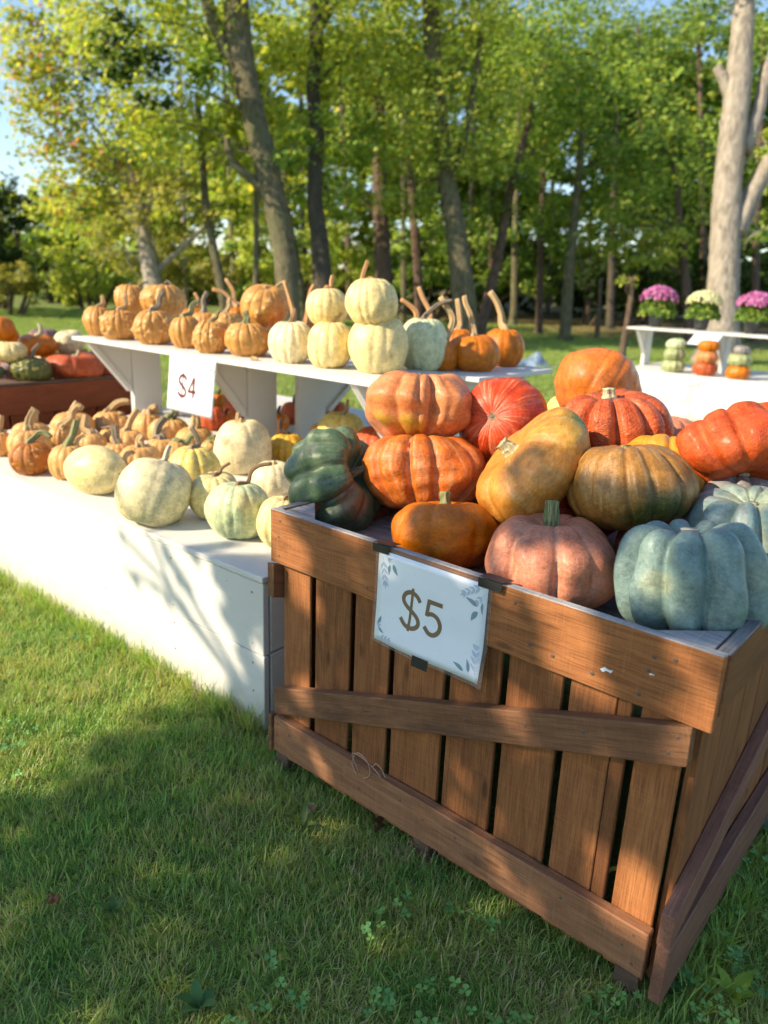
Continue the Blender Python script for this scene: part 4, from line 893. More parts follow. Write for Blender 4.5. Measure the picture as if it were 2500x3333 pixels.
for (lab, x, y, wd, st) in (('orange pumpkin with slanting stem hidden behind the mint pumpkin', 880, 640, 240, [(890,430),(850,380),(790,340)]), ('orange pumpkin with straight stem hidden behind the big cream one', 960, 600, 230, [(975,420),(930,330),(905,262)]),
        ('orange pumpkin with a shaggy tall stem hidden behind the ivory one', 100, 600, 260, [(110,440),(85,340),(50,225)]), ('orange pumpkin hidden behind the stacked cream one, stem leaning right', 190, 600, 240, [(200,420),(215,300),(240,250)])):
    sc4(lab, x, y, wd, wd, st, 'pk_orange', 'stem_orange', 9, SZ-.004, G4)
for (lab, x, y, wd, st) in (('orange pumpkin far back on the shelf with level tan stem', 1180, 400, 200, [(1170,290),(1100,215),(1020,190)]), ('orange pumpkin far back on the shelf with tall reddish stem', 1230, 395, 200, [(1175,280),(1160,200),(1110,120)]), ('orange pumpkin far back with short leaning stem left of centre', 890, 400, 190, [(930,280),(900,215)])):
    X, Y = c3(x, y); stand(lab, X, Y, wd*.4822, wd*.46, SZ-.004, 'pk_orange', [c3(*q) for q in st], 'stem_orange', G4, srp=7)
# a crumb of broken stem in front of the striped one
pc = at_plane(200+1305*.4822, 850+660*.4822, 2, SZ+.008)
V, F, A = stem_mesh([(-.02, 0, 0), (0, .004, .002), (.022, -.002, 0)], .009, .004, 1.1)
o = mesh_obj('broken_stem', V, F, M_('stem_tan'), None, True, A); o.location = pc; tag(o, 'broken bit of tan pumpkin stem lying at the shelf edge', 'stem')

# ---- gourds in the left bin (crop: origin 0,950, scale .3014)
G5 = 'gourds and squash heaped in the left bin'
def c1(x, y): return (x*.3014, 950+y*.3014)
def lb(label, x, y, wd, ht, X, mat, stem=None, sm='stem_tan', sr=5, axis=None, cat='pumpkin', name='pumpkin', **kw):
    px, py = c1(x, y); pos = at_plane(px, py, 0, X); d = depth_of(pos); R = wd*.3014/2*d/FPX; H = R*min(ht/wd, 1.1)*.98
    kw.setdefault('n', 10); kw.setdefault('groove', .07)
    make_pumpkin(label, pos, R, H, mat, axis or (0, 0, 1), random.uniform(0, 6), [at_depth(*c1(*q), d-.02) for q in stem] if stem else None, sm, G5, cat, name, sr*d/FPX, res=(88, 56), lump=.035, seed=int(x+y), **kw)
lb('deep orange squash at the photo’s left edge in the bin', 20, 400, 285, 280, -3.25, 'pk_orange')
lb('flat orange pumpkin with pale upright stem on the bin heap', 408, 575, 388, 250, -3.22, 'pk_orange', [(440,450),(438,390),(420,345)], 'stem_cork', 7, dim_t=.3, p=.72)
lb('pale cream lumpy squash beside the shelf’s left end', 745, 545, 305, 285, -3.24, 'pk_ivory', cat='squash', name='squash', groove=.03)
lb('dull cream squash low at the left of the bin', 115, 650, 340, 250, -3.05, 'pk_cream', cat='squash', name='squash')
lb('green and yellow warty gourd with grey curved stem on the bin’s edge', 335, 848, 430, 315, -2.98, 'pk_gourd', [(345,700),(365,630),(428,560)], 'stem_grey', 7, cat='gourd', name='gourd', warts=60, wart_h=.07, wart_top=True)
lb('purple striped squash behind the warty gourd', 130, 835, 230, 280, -3.06, 'pk_mauve', cat='squash', name='squash')
lb('wide red orange squash with deep cleft on the bin’s edge', 800, 812, 615, 320, -3.02, 'pk_red_deep', [(835,680),(850,630)], 'stem_cork', 7, cat='squash', name='squash', dim_t=.45, p=.66, cleft=[(-1.2, .14, .25)], n=8, groove=.10)
lb('dusky mauve squash behind the flat orange pumpkin', 480, 480, 340, 190, -3.55, 'pk_mauve', cat='squash', name='squash')
lb('pale peach squash behind the wide red one', 960, 730, 210, 180, -3.25, 'pk_peach', cat='squash', name='squash')
lb('red pumpkin at the bin’s far end beside the shelf post', 1130, 880, 170, 170, -3.00, 'pk_red')
lb('dark green gourd at the bin’s left, cut off by the photo’s edge', -20, 860, 130, 240, -3.03, 'pk_darkgreen', cat='gourd', name='gourd')
lb('orange squash behind the deep orange one in the bin', 130, 480, 150, 230, -3.6, 'pk_orange', cat='squash', name='squash')
for (lab, x, y, z, R, mt) in (('orange pumpkin filling the bin’s left front', -3.35, .36, .775, .105, 'pk_orange'), ('tan pumpkin lying in the middle of the bin', -3.50, .62, .765, .10, 'pk_tan'), ('orange pumpkin under the deep orange squash in the bin', -3.45, .88, .77, .105, 'pk_orange_deep'),
        ('green gourd lying at the back of the bin', -3.62, 1.10, .75, .085, 'pk_squash_green'), ('cream pumpkin lying low under the flat orange one', -3.32, 1.05, .755, .09, 'pk_cream'), ('red squash lying at the bin’s far left side', -3.75, .75, .76, .10, 'pk_red'), ('mauve pumpkin low in the bin behind the wide red squash', -3.22, 1.28, .745, .08, 'pk_mauve'), ('orange pumpkin low at the bin’s far corner', -3.55, 1.30, .75, .085, 'pk_orange')):
    make_pumpkin(lab, (x, y, z), R, R*.88, mt, (.04, .05, 1), x*9, local_stem((x, y, z), (0, 0, 1), R*.88, .03, (.2, .1, 0)), 'stem_tan', G5, n=11, groove=.08, seed=int(-x*100), res=(64, 40), lump=.035)
lb('brown gourd under the pale cream squash in the bin', 860, 660, 190, 130, -3.4, 'pk_umber', cat='gourd', name='gourd')
# ------------------------------------------------------------------ the far display on the right
def c8(x, y): return (1900+x*.3617, 850+y*.3617)
FY = 6.80
far = empty('display_platform', (-2.09, FY, 0), 'far white platform under the bench shelf with flower pots', 'platform', 'white display platforms')
for i, (a, b) in enumerate(((0, .80), (.804, 3.24), (3.244, 5.2))):
    board('front_board', (a, 0, -.02), (b, .02, .478), WP[0], far, .002, .001, 0)
board('end_board', (0, .0215, -.02), (.02, 1.22, .478), WP[0], far, .002, .001, 1)
board('top_board', (-.005, -.006, .479), (5.2, .60, .50), WP[0], far, .002, .001, 0); board('top_board', (-.005, .602, .479), (5.2, 1.23, .50), WP[0], far, .002, .001, 0)
board('batten', (.74, -.012, .40), (.86, -.0005, .455), WP[0], far, .002, .001, 0)
shelf('far white bench shelf holding three potted mums', -2.20, 2.6, FY+.28, FY+.74, .926, (-2.09, -1.22, .10, 1.4), True, .50, pw=.17, drop=.30)
G6 = 'stacked small pumpkins on the far platform'
def fstack(x, ys, cols, labs, ws):
    z = .50
    for (mt, lb_, wd) in zip(cols, labs, ws):
        px = c8(x, ys); base = at_plane(*px, 2, .5); base[1] = max(base[1], FY+.13); R = wd*.3617/2*depth_of(base)/FPX; H = R*.64
        make_pumpkin(lb_, (base[0], base[1], z+H*.86), R, H, mt, (0, 0, 1), random.uniform(0, 6), local_stem((base[0], base[1], z+H*.8), (0, 0, 1), H, .02) if lb_.startswith('topmost') else None, 'stem_green', G6, n=10, groove=.12, seed=int(x+z*99), res=(48, 30), dim_t=.3, dim_b=.3, p=.7)
        z += H*1.58
fstack(720, 1010, ('pk_squash_green', 'pk_squash_green', 'pk_mint'), ('bottom green striped pumpkin of the far left stack', 'middle pale green pumpkin of the far left stack', 'topmost green pumpkin of the far left stack'), (200, 195, 168))
fstack(1020, 1040, ('pk_red_deep', 'pk_peach', 'pk_orange'), ('bottom red orange pumpkin of the far middle stack', 'middle peach pumpkin of the far middle stack', 'topmost orange pumpkin of the far middle stack'), (215, 200, 175))
fstack(1330, 1070, ('pk_orange', 'pk_squash_green', 'pk_slate'), ('bottom tan orange pumpkin of the far right stack', 'middle grey green pumpkin of the far right stack', 'topmost dark grey pumpkin of the far right stack'), (212, 200, 150))
# signs there: too blurred in the photograph to read, so faint marks only
smudge = [[ribbon([(95, 80+12*k), (190, 82+12*k)], 7) for k in range(2)]]
make_sign('price_sign', 'small white sign taped to the far platform’s front', at_plane(*c8(718, 1040), 1, FY-.002), (1, 0, 0), (0, 0, -1), (0, -1, 0), 285, 216, lambda s, t: .002+.002*s, smudge, 'leaf_pale', 'leaf_pale', 'leaf_pale')
p0 = at_plane(*c8(1010, 645), 1, FY+.275)
make_sign('price_sign', 'white sign curling out from the far bench shelf’s edge', p0, (1, 0, 0), (-.12, -.72, -.62), (0, -.62, .75), 279, 200, lambda s, t: .002+.02*t*t, smudge, 'leaf_pale', 'leaf_pale', 'leaf_pale')

# ------------------------------------------------------------------ leaves, crowns
def leaf_quads(C, size, up=.5, out=None, rg=RNG, aspect=.8):
    n = len(C); nrm = rg.normal(0, 1, (n, 3)); nrm[:, 2] = np.abs(nrm[:, 2])*.8+up
    if out is not None: nrm += out
    nrm /= np.linalg.norm(nrm, axis=1)[:, None]
    a = rg.normal(0, 1, (n, 3)); a -= nrm*(a*nrm).sum(1)[:, None]; a /= np.linalg.norm(a, axis=1)[:, None]+1e-9
    b = np.cross(nrm, a); s = size*rg.uniform(.45, 1.45, n)[:, None]
    p0 = C-a*s*.5; p2 = C+a*s*.5-nrm*s*.12; p1 = C+b*s*.5*aspect-a*s*.08-nrm*s*.10; p3 = C-b*s*.5*aspect-a*s*.08-nrm*s*.10
    V = np.stack([p0, p1, p2, p3], 1).reshape(-1, 3); F = np.arange(4*n).reshape(n, 4)
    return V, F
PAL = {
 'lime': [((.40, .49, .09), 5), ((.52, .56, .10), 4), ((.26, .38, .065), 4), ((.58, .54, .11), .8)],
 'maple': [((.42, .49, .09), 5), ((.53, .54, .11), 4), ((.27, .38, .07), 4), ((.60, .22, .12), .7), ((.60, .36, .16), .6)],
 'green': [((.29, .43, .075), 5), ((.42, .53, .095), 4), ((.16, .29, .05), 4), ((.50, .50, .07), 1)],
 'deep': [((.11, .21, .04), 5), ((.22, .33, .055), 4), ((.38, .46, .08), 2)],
 'dark': [((.03, .062, .014), 5), ((.05, .09, .018), 3)],  # very dark green; on some clumps it paints shaded leaves
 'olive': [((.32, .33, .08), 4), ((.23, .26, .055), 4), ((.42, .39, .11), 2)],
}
def colours(n, pal, rg=RNG):
    cs = np.array([c for c, _ in PAL[pal]]); ws = np.array([w_ for _, w_ in PAL[pal]], float); ws /= ws.sum()
    c = cs[rg.choice(len(cs), n, p=ws)]*rg.uniform(.75, 1.25, (n, 1))
    return np.repeat(np.hstack([c, np.ones((n, 1))]), 4, axis=0)
def blob_points(c, r, n, rg=RNG, squash=.8, shell=.45):
    # a clump of sub-clumps: uneven outline with gaps
    k = max(5, int(n/55)); u = rg.normal(0, 1, (k, 3)); u /= np.linalg.norm(u, axis=1)[:, None]
    sub = u*(rg.uniform(shell, 1.0, (k, 1)))*r*np.array([1, 1, squash])
    w_ = rg.integers(0, k, n); sp = r*.20
    P = sub[w_]+rg.normal(0, 1, (n, 3))*sp*np.array([1, 1, .6])
    nr = P/(np.linalg.norm(P, axis=1)[:, None]+1e-6)
    return P+c, nr
SUNV = SUN
def crown(parent, blobs, d, size, dens, pal, name='crown'):
    size = size*.82
    Cs, Ns, Cols = [], [], []
    for bl in blobs:
        x, y, r = bl[:3]; p_ = bl[3] if len(bl) > 3 and bl[3] else pal; dd = d+(bl[4] if len(bl) > 4 else 0)
        rm = r*1.507*dd/FPX; c = uD(x, y, dd); n = int(min(7000, max(60, 1.1*dens*rm*rm/(size*size))))
        if y < -20: n = int(n*.4)
        P, nr = blob_points(c, rm, n); keep = P[:, 2] > .15; P, nr = P[keep], nr[keep]
        Cs.append(P); Ns.append(nr); Cols.append(colours(len(P), p_))
    C = np.vstack(Cs); V, F = leaf_quads(C, size*1.05, .30, np.vstack(Ns)*.5+SUN[None, :]*1.1)
    o = mesh_obj(name, V-np.array(parent.location), F, M_('foliage'), parent, False, {'col': ('FLOAT_COLOR', np.vstack(Cols))})
    return o
def trunk_mesh(parent, paths, d, barkn, sides=12, base=True, name='trunk'):
    """paths: list of (points in the 1659-px view, widths in the same px, depth offset)"""
    acc = Acc(); org = np.array(parent.location)
    for k, (pts, wd, *dz) in enumerate(paths):
        dd = d+(dz[0] if dz else 0); W3 = [uD(x, y, dd) for x, y in pts]; R_ = [w_*1.507*dd/FPX/2 for w_ in wd]
        if k == 0 and base:
            last = W3[-1]; prev = W3[-2]; gz = ground_z(last[0], last[1])-.05
            if last[2] > gz+.1:
                dirn = (last-prev)/max(abs(last[2]-prev[2]), .2); foot = last+np.array([dirn[0]*.35, dirn[1]*.35, 0])*(last[2]-gz); foot[2] = gz
                W3.append(last*.35+foot*.65); R_.append(R_[-1]*1.08); W3.append(foot); R_.append(R_[-1]*1.45)
        n = 8*len(W3); P = catmull(W3, n); rr = np.interp(np.linspace(0, len(R_)-1, n), np.arange(len(R_)), R_)
        jit = RNG.normal(0, .012, P.shape)*rr[:, None]*8; jit[0] = 0; P = P+jit*.25
        acc.add(*tube(P-org, rr, sides, .05, 4, 3.0, .025))
    return mesh_obj(name, acc.v, acc.f, M_(barkn), parent, True)
def tree(label, paths, d, barkn='bark_olive', blobs=(), size=.13, dens=11, pal='green', group='trees of the wood', name='tree', twigs=True):
    p0 = uD(*paths[0][0][-1], d); root = empty(name, (p0[0], p0[1], ground_z(p0[0], p0[1])), label, 'tree', group)
    # limbs reaching from the stem into each clump
    lim = list(paths)
    if twigs:
        main = paths[0]
        for bl in blobs:
            x, y, r = bl[:3]; best = min(main[0], key=lambda q: abs(q[1]-(y+r*.6))+abs(q[0]-x)*.2)
            for _ in range(5):
                a_ = random.uniform(0, 6.28); q_ = random.uniform(.5, .95)*r
                lim.append(([(x+q_*math.cos(a_), y+q_*math.sin(a_)), (x+q_*.5*math.cos(a_+.25), y+q_*.5*math.sin(a_+.25)), (x, y)], [.8, 1.4, 2.2], random.uniform(-.6, .6)))
            lim.append(([(x, y), ((x+best[0])/2, (y+best[1])/2-r*.15), best], [2, 4, 7], 0.0))
    trunk_mesh(root, lim, d, barkn)
    if blobs: crown(root, blobs, d, size, dens, pal)
    return root
TR = 'trees of the wood'
tree('tall tree with thick olive trunk leaning right and forked at the top, left of centre', [([(512,-160),(510,0),(522,120),(548,250),(575,350),(600,470),(615,560),(622,650)], [56,58,56,54,56,52,50,52]), ([(440,-60),(452,20),(485,95),(520,160)], [26,30,34,36]),
     ([(488,300),(500,345),(528,375),(562,402),(590,450)], [14,17,20,24,26])], 14, 'bark_olive',
     [(430,-90,230), (260,40,170,'lime'), (600,-60,190), (330,250,120,'lime'), (640,315,62,'deep',-.6), (250,105,80,'dark',-1.5), (330,165,70,'dark',-1.5), (440,150,70,'deep',-1.0), (560,230,80,'lime',1), (470,330,90,'lime',1.2)], .125, 11, 'lime')  # darker clumps put the shade on these leaves into their colour
tree('slender dark tree with bowed trunk and forked crown, right of the leaning one', [([(700,-160),(688,0),(682,80),(676,200),(684,300),(679,420),(690,520),(698,630)], [34,36,34,30,32,34,40,44]), ([(725,-60),(712,10),(692,55)], [20,24,26])], 15.5, 'bark_dark',
     [(700,-70,190), (770,120,130,'lime'), (650,150,110), (740,300,100,'green'), (700,400,90,'green',1)], .13, 10, 'lime')
tree('pale grey tree forking low into spreading limbs, among reddish leaves at the left', [([(300,420),(305,470),(318,540),(330,610),(336,660)], [22,30,36,40,46]), ([(240,390),(265,440),(300,490)], [10,14,20]), ([(330,400),(318,450),(306,490)], [12,16,22]), ([(450,480),(400,530),(350,575),(332,600)], [8,11,14,16])], 17, 'bark_grey',
     [(170,130,165), (110,300,95), (230,300,140), (330,440,110,'olive'), (190,430,100), (90,200,80,'maple'), (270,540,90,'olive',1.5), (60,80,70), (160,30,120), (55,150,45)], .13, 11, 'maple')
tree('thin tree with kinked pale stem left of the leaning trunk', [([(425,200),(436,330),(446,450),(462,540),(482,640)], [12,15,17,19,22])], 15, 'bark_olive', [(430,240,100), (400,430,75,'olive'), (480,440,60,'lime',1.5)], .12, 8, 'lime')
tree('sapling with straight pale stem beside the leaning trunk', [([(556,330),(553,420),(554,520),(552,640)], [9,11,12,14])], 15.2, 'bark_olive', [(560,500,60,'lime',1.5), (530,330,60)], .12, 7, 'lime')
tree('thin grey tree just right of the leaning trunk’s foot', [([(612,360),(625,470),(640,560),(652,650)], [10,12,15,18])], 18, 'bark_olive', [(640,520,70,'lime',2), (620,420,60)], .13, 8, 'lime')
tree('stout brown tree with rough bark behind the pale shelf pumpkins', [([(818,200),(820,380),(824,500),(830,640)], [26,30,36,42])], 18, 'bark_brown', [(820,180,130), (780,430,80,'green',2), (850,520,55,'green',2)], .14, 8, 'green')
tree('thin brown tree right of the stout brown one', [([(880,250),(885,350),(894,480),(905,640)], [13,16,18,22])], 19, 'bark_brown', [(890,220,100,'lime'), (910,520,60,'green',2)], .14, 8, 'green')
tree('big tree with sunlit mottled trunk in the middle of the wood', [([(925,-160),(932,0),(936,150),(953,290),(966,400),(984,500),(1002,650)], [34,38,42,38,44,46,54]), ([(1040,60),(1030,150),(1005,290),(975,400)], [13,15,16,18])], 16, 'bark_olive',
     [(930,-70,210), (860,250,150,'lime'), (1010,330,110,'lime'), (880,400,80,'lime'), (1010,130,150,'lime'), (800,60,140,'lime'), (1000,10,120,'lime'), (960,470,70,'green',2)], .13, 11, 'lime')
tree('slim tree leaning left with its crown in the deep shade', [([(1148,230),(1128,320),(1098,430),(1075,560),(1040,700)], [14,17,21,22,26])], 18.5, 'bark_brown', [(1150,180,140), (1100,400,80,'deep'), (1160,330,80,'green',1)], .14, 9, 'green')
tree('slim straight tree in the wood right of centre', [([(1258,280),(1250,380),(1240,480),(1228,600),(1220,730)], [14,18,21,24,28])], 19, 'bark_olive', [(1240,150,170), (1300,350,100,'deep'), (1200,470,75,'green'), (1250,560,60,'deep',2)], .14, 9, 'deep')
tree('thin dark tree deep in the wood right of the slim straight one', [([(1330,300),(1325,420),(1322,540),(1318,690)], [11,13,15,18])], 24, 'bark_dark', [(1340,260,130,'deep'), (1380,430,90,'deep')], .16, 8, 'deep')
tree('thin sunlit tree with yellowing low leaves near the flower bench', [([(1462,400),(1470,500),(1480,600),(1490,720)], [13,15,18,22])], 19, 'bark_brown', [(1440,330,140,'green'), (1370,470,100,'green'), (1460,520,80,'lime'), (1310,500,80,'lime',.5), (1400,560,60,'lime',0)], .14, 9, 'deep')
tree('pale dead stub of a tree left of the flower bench', [([(1366,600),(1362,650),(1354,700),(1346,750)], [11,12,13,15])], 14.5, 'bark_brown', [(1355,610,30,'lime')], .09, 6, 'lime')
tree('dead grey snag between the slim trees', [([(1298,600),(1294,660),(1290,720)], [7,9,12])], 19.5, 'bark_brown', [], .1, 1)
tree('large grey tree with furrowed bark and a low fork, behind the flower bench', [([(1622,-160),(1608,0),(1592,200),(1572,400),(1566,520),(1562,640),(1556,740)], [40,43,55,57,60,63,74]), ([(1710,270),(1665,345),(1625,420),(1588,505)], [30,34,38,44]), ([(1690,60),(1655,160),(1640,230),(1610,330)], [20,24,26,28]), ([(1548,145),(1562,170),(1580,215)], [20,22,26]), ([(1556,260),(1562,300),(1574,330)], [6,10,16])], 14.5, 'bark_grey',
     [(1640,-160,170,'green'), (1500,-120,160,'deep'), (1655,310,45,'lime',-.6), (1560,20,90,'deep',3), (1640,500,60,'deep',3)], .125, 9, 'green')
k_ = 0
for (x, y1, wd, d, b) in ((1010,640,13,25,'bark_dark'), (1062,650,12,27,'bark_brown'), (1110,655,14,24,'bark_olive'), (1165,690,15,21,'bark_brown'), (1185,650,10,30,'bark_dark'), (1270,650,11,29,'bark_brown'), (1395,660,13,26,'bark_dark'), (1420,660,11,30,'bark_olive'), (1520,660,14,25,'bark_brown'), (1630,690,16,22,'bark_brown'), (755,640,14,25,'bark_brown'), (872,640,12,24,'bark_olive'), (655,640,11,26,'bark_dark'), (505,640,10,28,'bark_olive'), (400,640,11,24,'bark_grey')):
    nm = ['dark thin', 'brown thin', 'slim pale'][k_ % 3]
    wh = {1010: 'just right of the sunlit mottled trunk', 1062: 'second right of the sunlit mottled trunk', 1110: 'behind the red striped squash', 1165: 'left of the slim straight tree', 1185: 'hard against the slim straight tree', 1270: 'between the two slim straight stems', 1395: 'above the left pink mum', 1420: 'above the gap between the mums', 1520: 'left of the large grey trunk', 1630: 'right of the large grey trunk', 755: 'left of the stout brown tree', 872: 'between the two brown trunks', 655: 'between the leaning and the bowed trunk', 505: 'left of the leaning trunk', 400: 'right of the pale forked tree'}[x]
    lean = random.uniform(-18, 18)
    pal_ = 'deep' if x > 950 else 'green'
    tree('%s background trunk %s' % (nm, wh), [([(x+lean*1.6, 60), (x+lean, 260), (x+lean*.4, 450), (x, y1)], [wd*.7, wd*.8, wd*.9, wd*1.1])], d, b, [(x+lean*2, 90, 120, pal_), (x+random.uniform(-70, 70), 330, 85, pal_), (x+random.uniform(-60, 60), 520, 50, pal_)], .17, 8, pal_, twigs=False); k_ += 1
# left side: tree line across the meadow
GS = 'shrubs along the meadow’s edge'
def shrub(label, d, blobs, pal, size=.15, dens=9, name='shrub', cat='shrub'):
    x, y, r = blobs[0][:3]; c = uD(x, y, d); root = empty(name, (c[0], c[1], ground_z(c[0], c[1])), label, cat, GS)
    acc = Acc()
    for bl in blobs:
        q = uD(bl[0], bl[1], d+(bl[4] if len(bl) > 4 else 0))-np.array(root.location); foot = np.array([q[0]*.35, q[1]*.35, -.1])
        acc.add(*tube(catmull([foot, (foot+q)/2+RNG.normal(0, .15, 3), q], 10), np.linspace(.07, .015, 10), 6))
    mesh_obj('stem', acc.v, acc.f, M_('bark_brown'), root, True)
    crown(root, blobs, d, size, dens, pal, 'foliage'); return root
shrub('dark evergreen towering at the photo’s left edge', 21, [(-30,470,90), (-10,400,60), (10,540,60), (-60,560,90), (45,420,30), (30,470,45)], 'dark', .13, 12, 'evergreen_tree', 'tree')
shrub('pale olive shrub at the meadow’s left edge', 20, [(15,610,52), (55,590,42), (70,630,34), (-20,630,50)], 'olive', .11, 13)
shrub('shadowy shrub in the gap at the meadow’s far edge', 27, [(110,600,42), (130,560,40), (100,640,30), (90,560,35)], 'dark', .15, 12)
shrub('broad yellow green shrub across the meadow', 23, [(190,590,66), (250,600,55), (150,620,44), (215,520,60), (140,560,40), (300,610,50)], 'lime', .13, 13)
shrub('bushy green shrub behind the shelf’s tan pumpkins', 22, [(350,600,56), (400,580,55), (450,600,50), (380,520,55), (490,590,45)], 'olive', .13, 12)
shrub('leafy green thicket behind the leaning trunk', 22, [(560,590,50), (620,560,55), (680,590,50), (740,580,60), (700,500,60), (560,520,55), (790,610,45)], 'lime', .14, 12)
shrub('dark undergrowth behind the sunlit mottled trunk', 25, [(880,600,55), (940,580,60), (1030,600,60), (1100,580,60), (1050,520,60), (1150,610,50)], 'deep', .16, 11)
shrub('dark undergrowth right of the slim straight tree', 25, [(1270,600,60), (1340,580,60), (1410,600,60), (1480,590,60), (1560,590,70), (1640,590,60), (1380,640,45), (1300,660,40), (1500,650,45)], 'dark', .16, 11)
# the wood behind, one mass
Cs, Ns, Co = [], [], []
for _ in range(430):
    x = RNG.uniform(-150, 1800); d = RNG.uniform(30, 46)
    ylo = 400 if x < 240 else (260 if x < 700 else 150)
    y = RNG.uniform(ylo, 640); r = RNG.uniform(50, 95); c = uD(x, y, d); rm = r*1.507*d/FPX
    if x < 120 and y < 420: continue
    P, nr = blob_points(c, rm, 190); Cs.append(P); Ns.append(nr)
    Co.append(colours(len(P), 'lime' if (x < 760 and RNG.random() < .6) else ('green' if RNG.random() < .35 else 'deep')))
for _ in range(80):                                 # canopy closing the gaps between the crowns
    x = RNG.uniform(480, 1760); d = RNG.uniform(25, 33); c = uD(x, RNG.uniform(60, 430), d)
    P, nr = blob_points(c, RNG.uniform(60, 95)*1.507*d/FPX, 210); Cs.append(P); Ns.append(nr); Co.append(colours(len(P), 'lime' if x < 900 else ('green' if RNG.random() < .6 else 'deep')))
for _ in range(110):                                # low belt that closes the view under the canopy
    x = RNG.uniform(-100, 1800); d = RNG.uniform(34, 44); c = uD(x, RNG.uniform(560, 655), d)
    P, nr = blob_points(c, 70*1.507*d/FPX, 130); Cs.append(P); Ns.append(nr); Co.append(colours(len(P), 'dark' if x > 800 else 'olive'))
C = np.vstack(Cs); nr = np.vstack(Ns); cc = np.vstack(Co).reshape(-1, 4, 4)
keep = C[:, 2] > 0.1; C, nr, cc = C[keep], nr[keep], cc[keep].reshape(-1, 4)
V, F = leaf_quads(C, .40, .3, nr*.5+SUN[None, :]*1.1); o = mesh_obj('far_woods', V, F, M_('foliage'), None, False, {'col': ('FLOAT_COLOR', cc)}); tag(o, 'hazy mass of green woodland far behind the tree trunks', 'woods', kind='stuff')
# pale house glimpsed through the trunks
hp = uD(1105, 655, 36); house = empty('house', (hp[0], hp[1], 0), 'small white house glimpsed between the trunks of the wood', 'house')
house.rotation_euler = (0, 0, YAW*-1+.2)
zc = 2.4
board('wall', (-1.6, 0, -.1), (1.6, .2, zc), M_('white_paint'), house, .01, 0); board('wall', (-1.6, .2, -.1), (-1.4, 3, zc), M_('white_paint'), house, .01, 0, 1); board('wall', (1.4, .2, -.1), (1.6, 3, zc), M_('white_paint'), house, .01, 0, 1)
prism('roof', [(-.35, zc-.05), (1.6, zc+1.1), (3.5, zc-.05)], -1.9, 1.9, M_('bark_brown'), house, None, 'yz', .01)
for wx in (-.8, .8):
    wn = board('window', (wx-.35, -.03, 1.0), (wx+.35, -.002, 1.9), M_('white_paint'), house, .01, 0); pn = board('pane', (-.29, -.022, -.38), (.29, -.016, .38), M_('dark_plastic'), wn, .002, 0)

# ------------------------------------------------------------------ potted mums on the far bench
def mum(label, x, y, pal_rgb, wpx):
    base = at_plane(*c8(x, y), 2, .927); base[1] = min(max(base[1], FY+.40), FY+.62); d = depth_of(base); base[2] = .927
    R = wpx*.3617/2*d/FPX
    root = empty('potted_mum', base, label, 'potted plant', 'potted mums on the far bench')
    V, F = tube([(0, 0, 0), (0, 0, .05), (0, 0, .125), (0, 0, .128), (0, 0, .14)], [.062, .070, .083, .090, .090], 20); mesh_obj('pot', V, F, M_('dark_plastic'), root, True)
    n = 900; u = RNG.normal(0, 1, (n, 3)); u /= np.linalg.norm(u, axis=1)[:, None]; u[:, 2] = np.abs(u[:, 2])*1.2-.62
    P = u*np.array([R, R, R*.95])*RNG.uniform(.6, .95, (n, 1))+np.array([0, 0, .14+R*.45])
    V, F = leaf_quads(P, .045, .4, u); mesh_obj('foliage', V, F, M_('foliage'), root, False, {'col': ('FLOAT_COLOR', colours(n, 'deep'))})
    m_ = 420; u = RNG.normal(0, 1, (m_*3, 3)); u /= np.linalg.norm(u, axis=1)[:, None]; u = u[u[:, 2] > .22+.35*RNG.random(len(u))][:m_]; m_ = len(u)
    acc = Acc(); cols = []
    for q in u:
        c = q*np.array([R, R, R*.95])*random.uniform(.96, 1.06)+np.array([0, 0, .14+R*.45]); e = np.cross(q, [.3, .2, .9]); e /= np.linalg.norm(e)+1e-9; f_ = np.cross(q, e); s = random.uniform(.016, .024)
        V = [c+q*.006]+[c+(e*math.cos(t)+f_*math.sin(t))*s*(1 if i % 2 else .72)-q*.004 for i, t in enumerate(np.linspace(0, 2*math.pi, 11)[:-1])]
        acc.add(V, [(0, i, i % 10+1) for i in range(1, 11)]); cl = np.array(pal_rgb[random.randrange(len(pal_rgb))])*random.uniform(.8, 1.2); cols += [(*cl, 1)]*11
    mesh_obj('blossoms', acc.v, acc.f, M_('petals'), root, False, {'col': ('FLOAT_COLOR', cols)})
MG = [(.48, .13, .33), (.42, .09, .28), (.60, .26, .46)]; CRM = [(.68, .66, .36), (.75, .72, .48), (.60, .60, .28)]
mum('pink mum in a black pot at the left end of the far bench', 690, 590, MG, 345)
mum('cream mum in a black pot between the two pink ones', 1092, 618, CRM, 320)
mum('pink mum in a black pot at the photo’s right edge', 1530, 650, MG, 340)
# crumpled tarp on the grass beyond the shelf
tp = at_plane(1725, 1192, 2, 0); n = 22; V = []; F = []
for j in range(n+1):
    for i in range(n+1):
        a, b = i/n*2-1, j/n*2-1; r = math.hypot(a, b)
        z = max(0, (1-r**2))*.16*(.6+.5*math.sin(a*5+b*3)+.35*math.sin(a*11-b*7)+.2*math.sin(b*17))
        V.append((a*.42+.03*math.sin(b*6), b*.34+.03*math.sin(a*7), max(z, 0)+.02))
for j in range(n):
    for i in range(n): a = j*(n+1)+i; F.append((a, a+1, a+n+2, a+n+1))
o = mesh_obj('tarp', V, F, M_('tarp_blue'), None, True); o.location = tp; tag(o, 'crumpled grey blue tarp on the grass beyond the shelf', 'tarp')
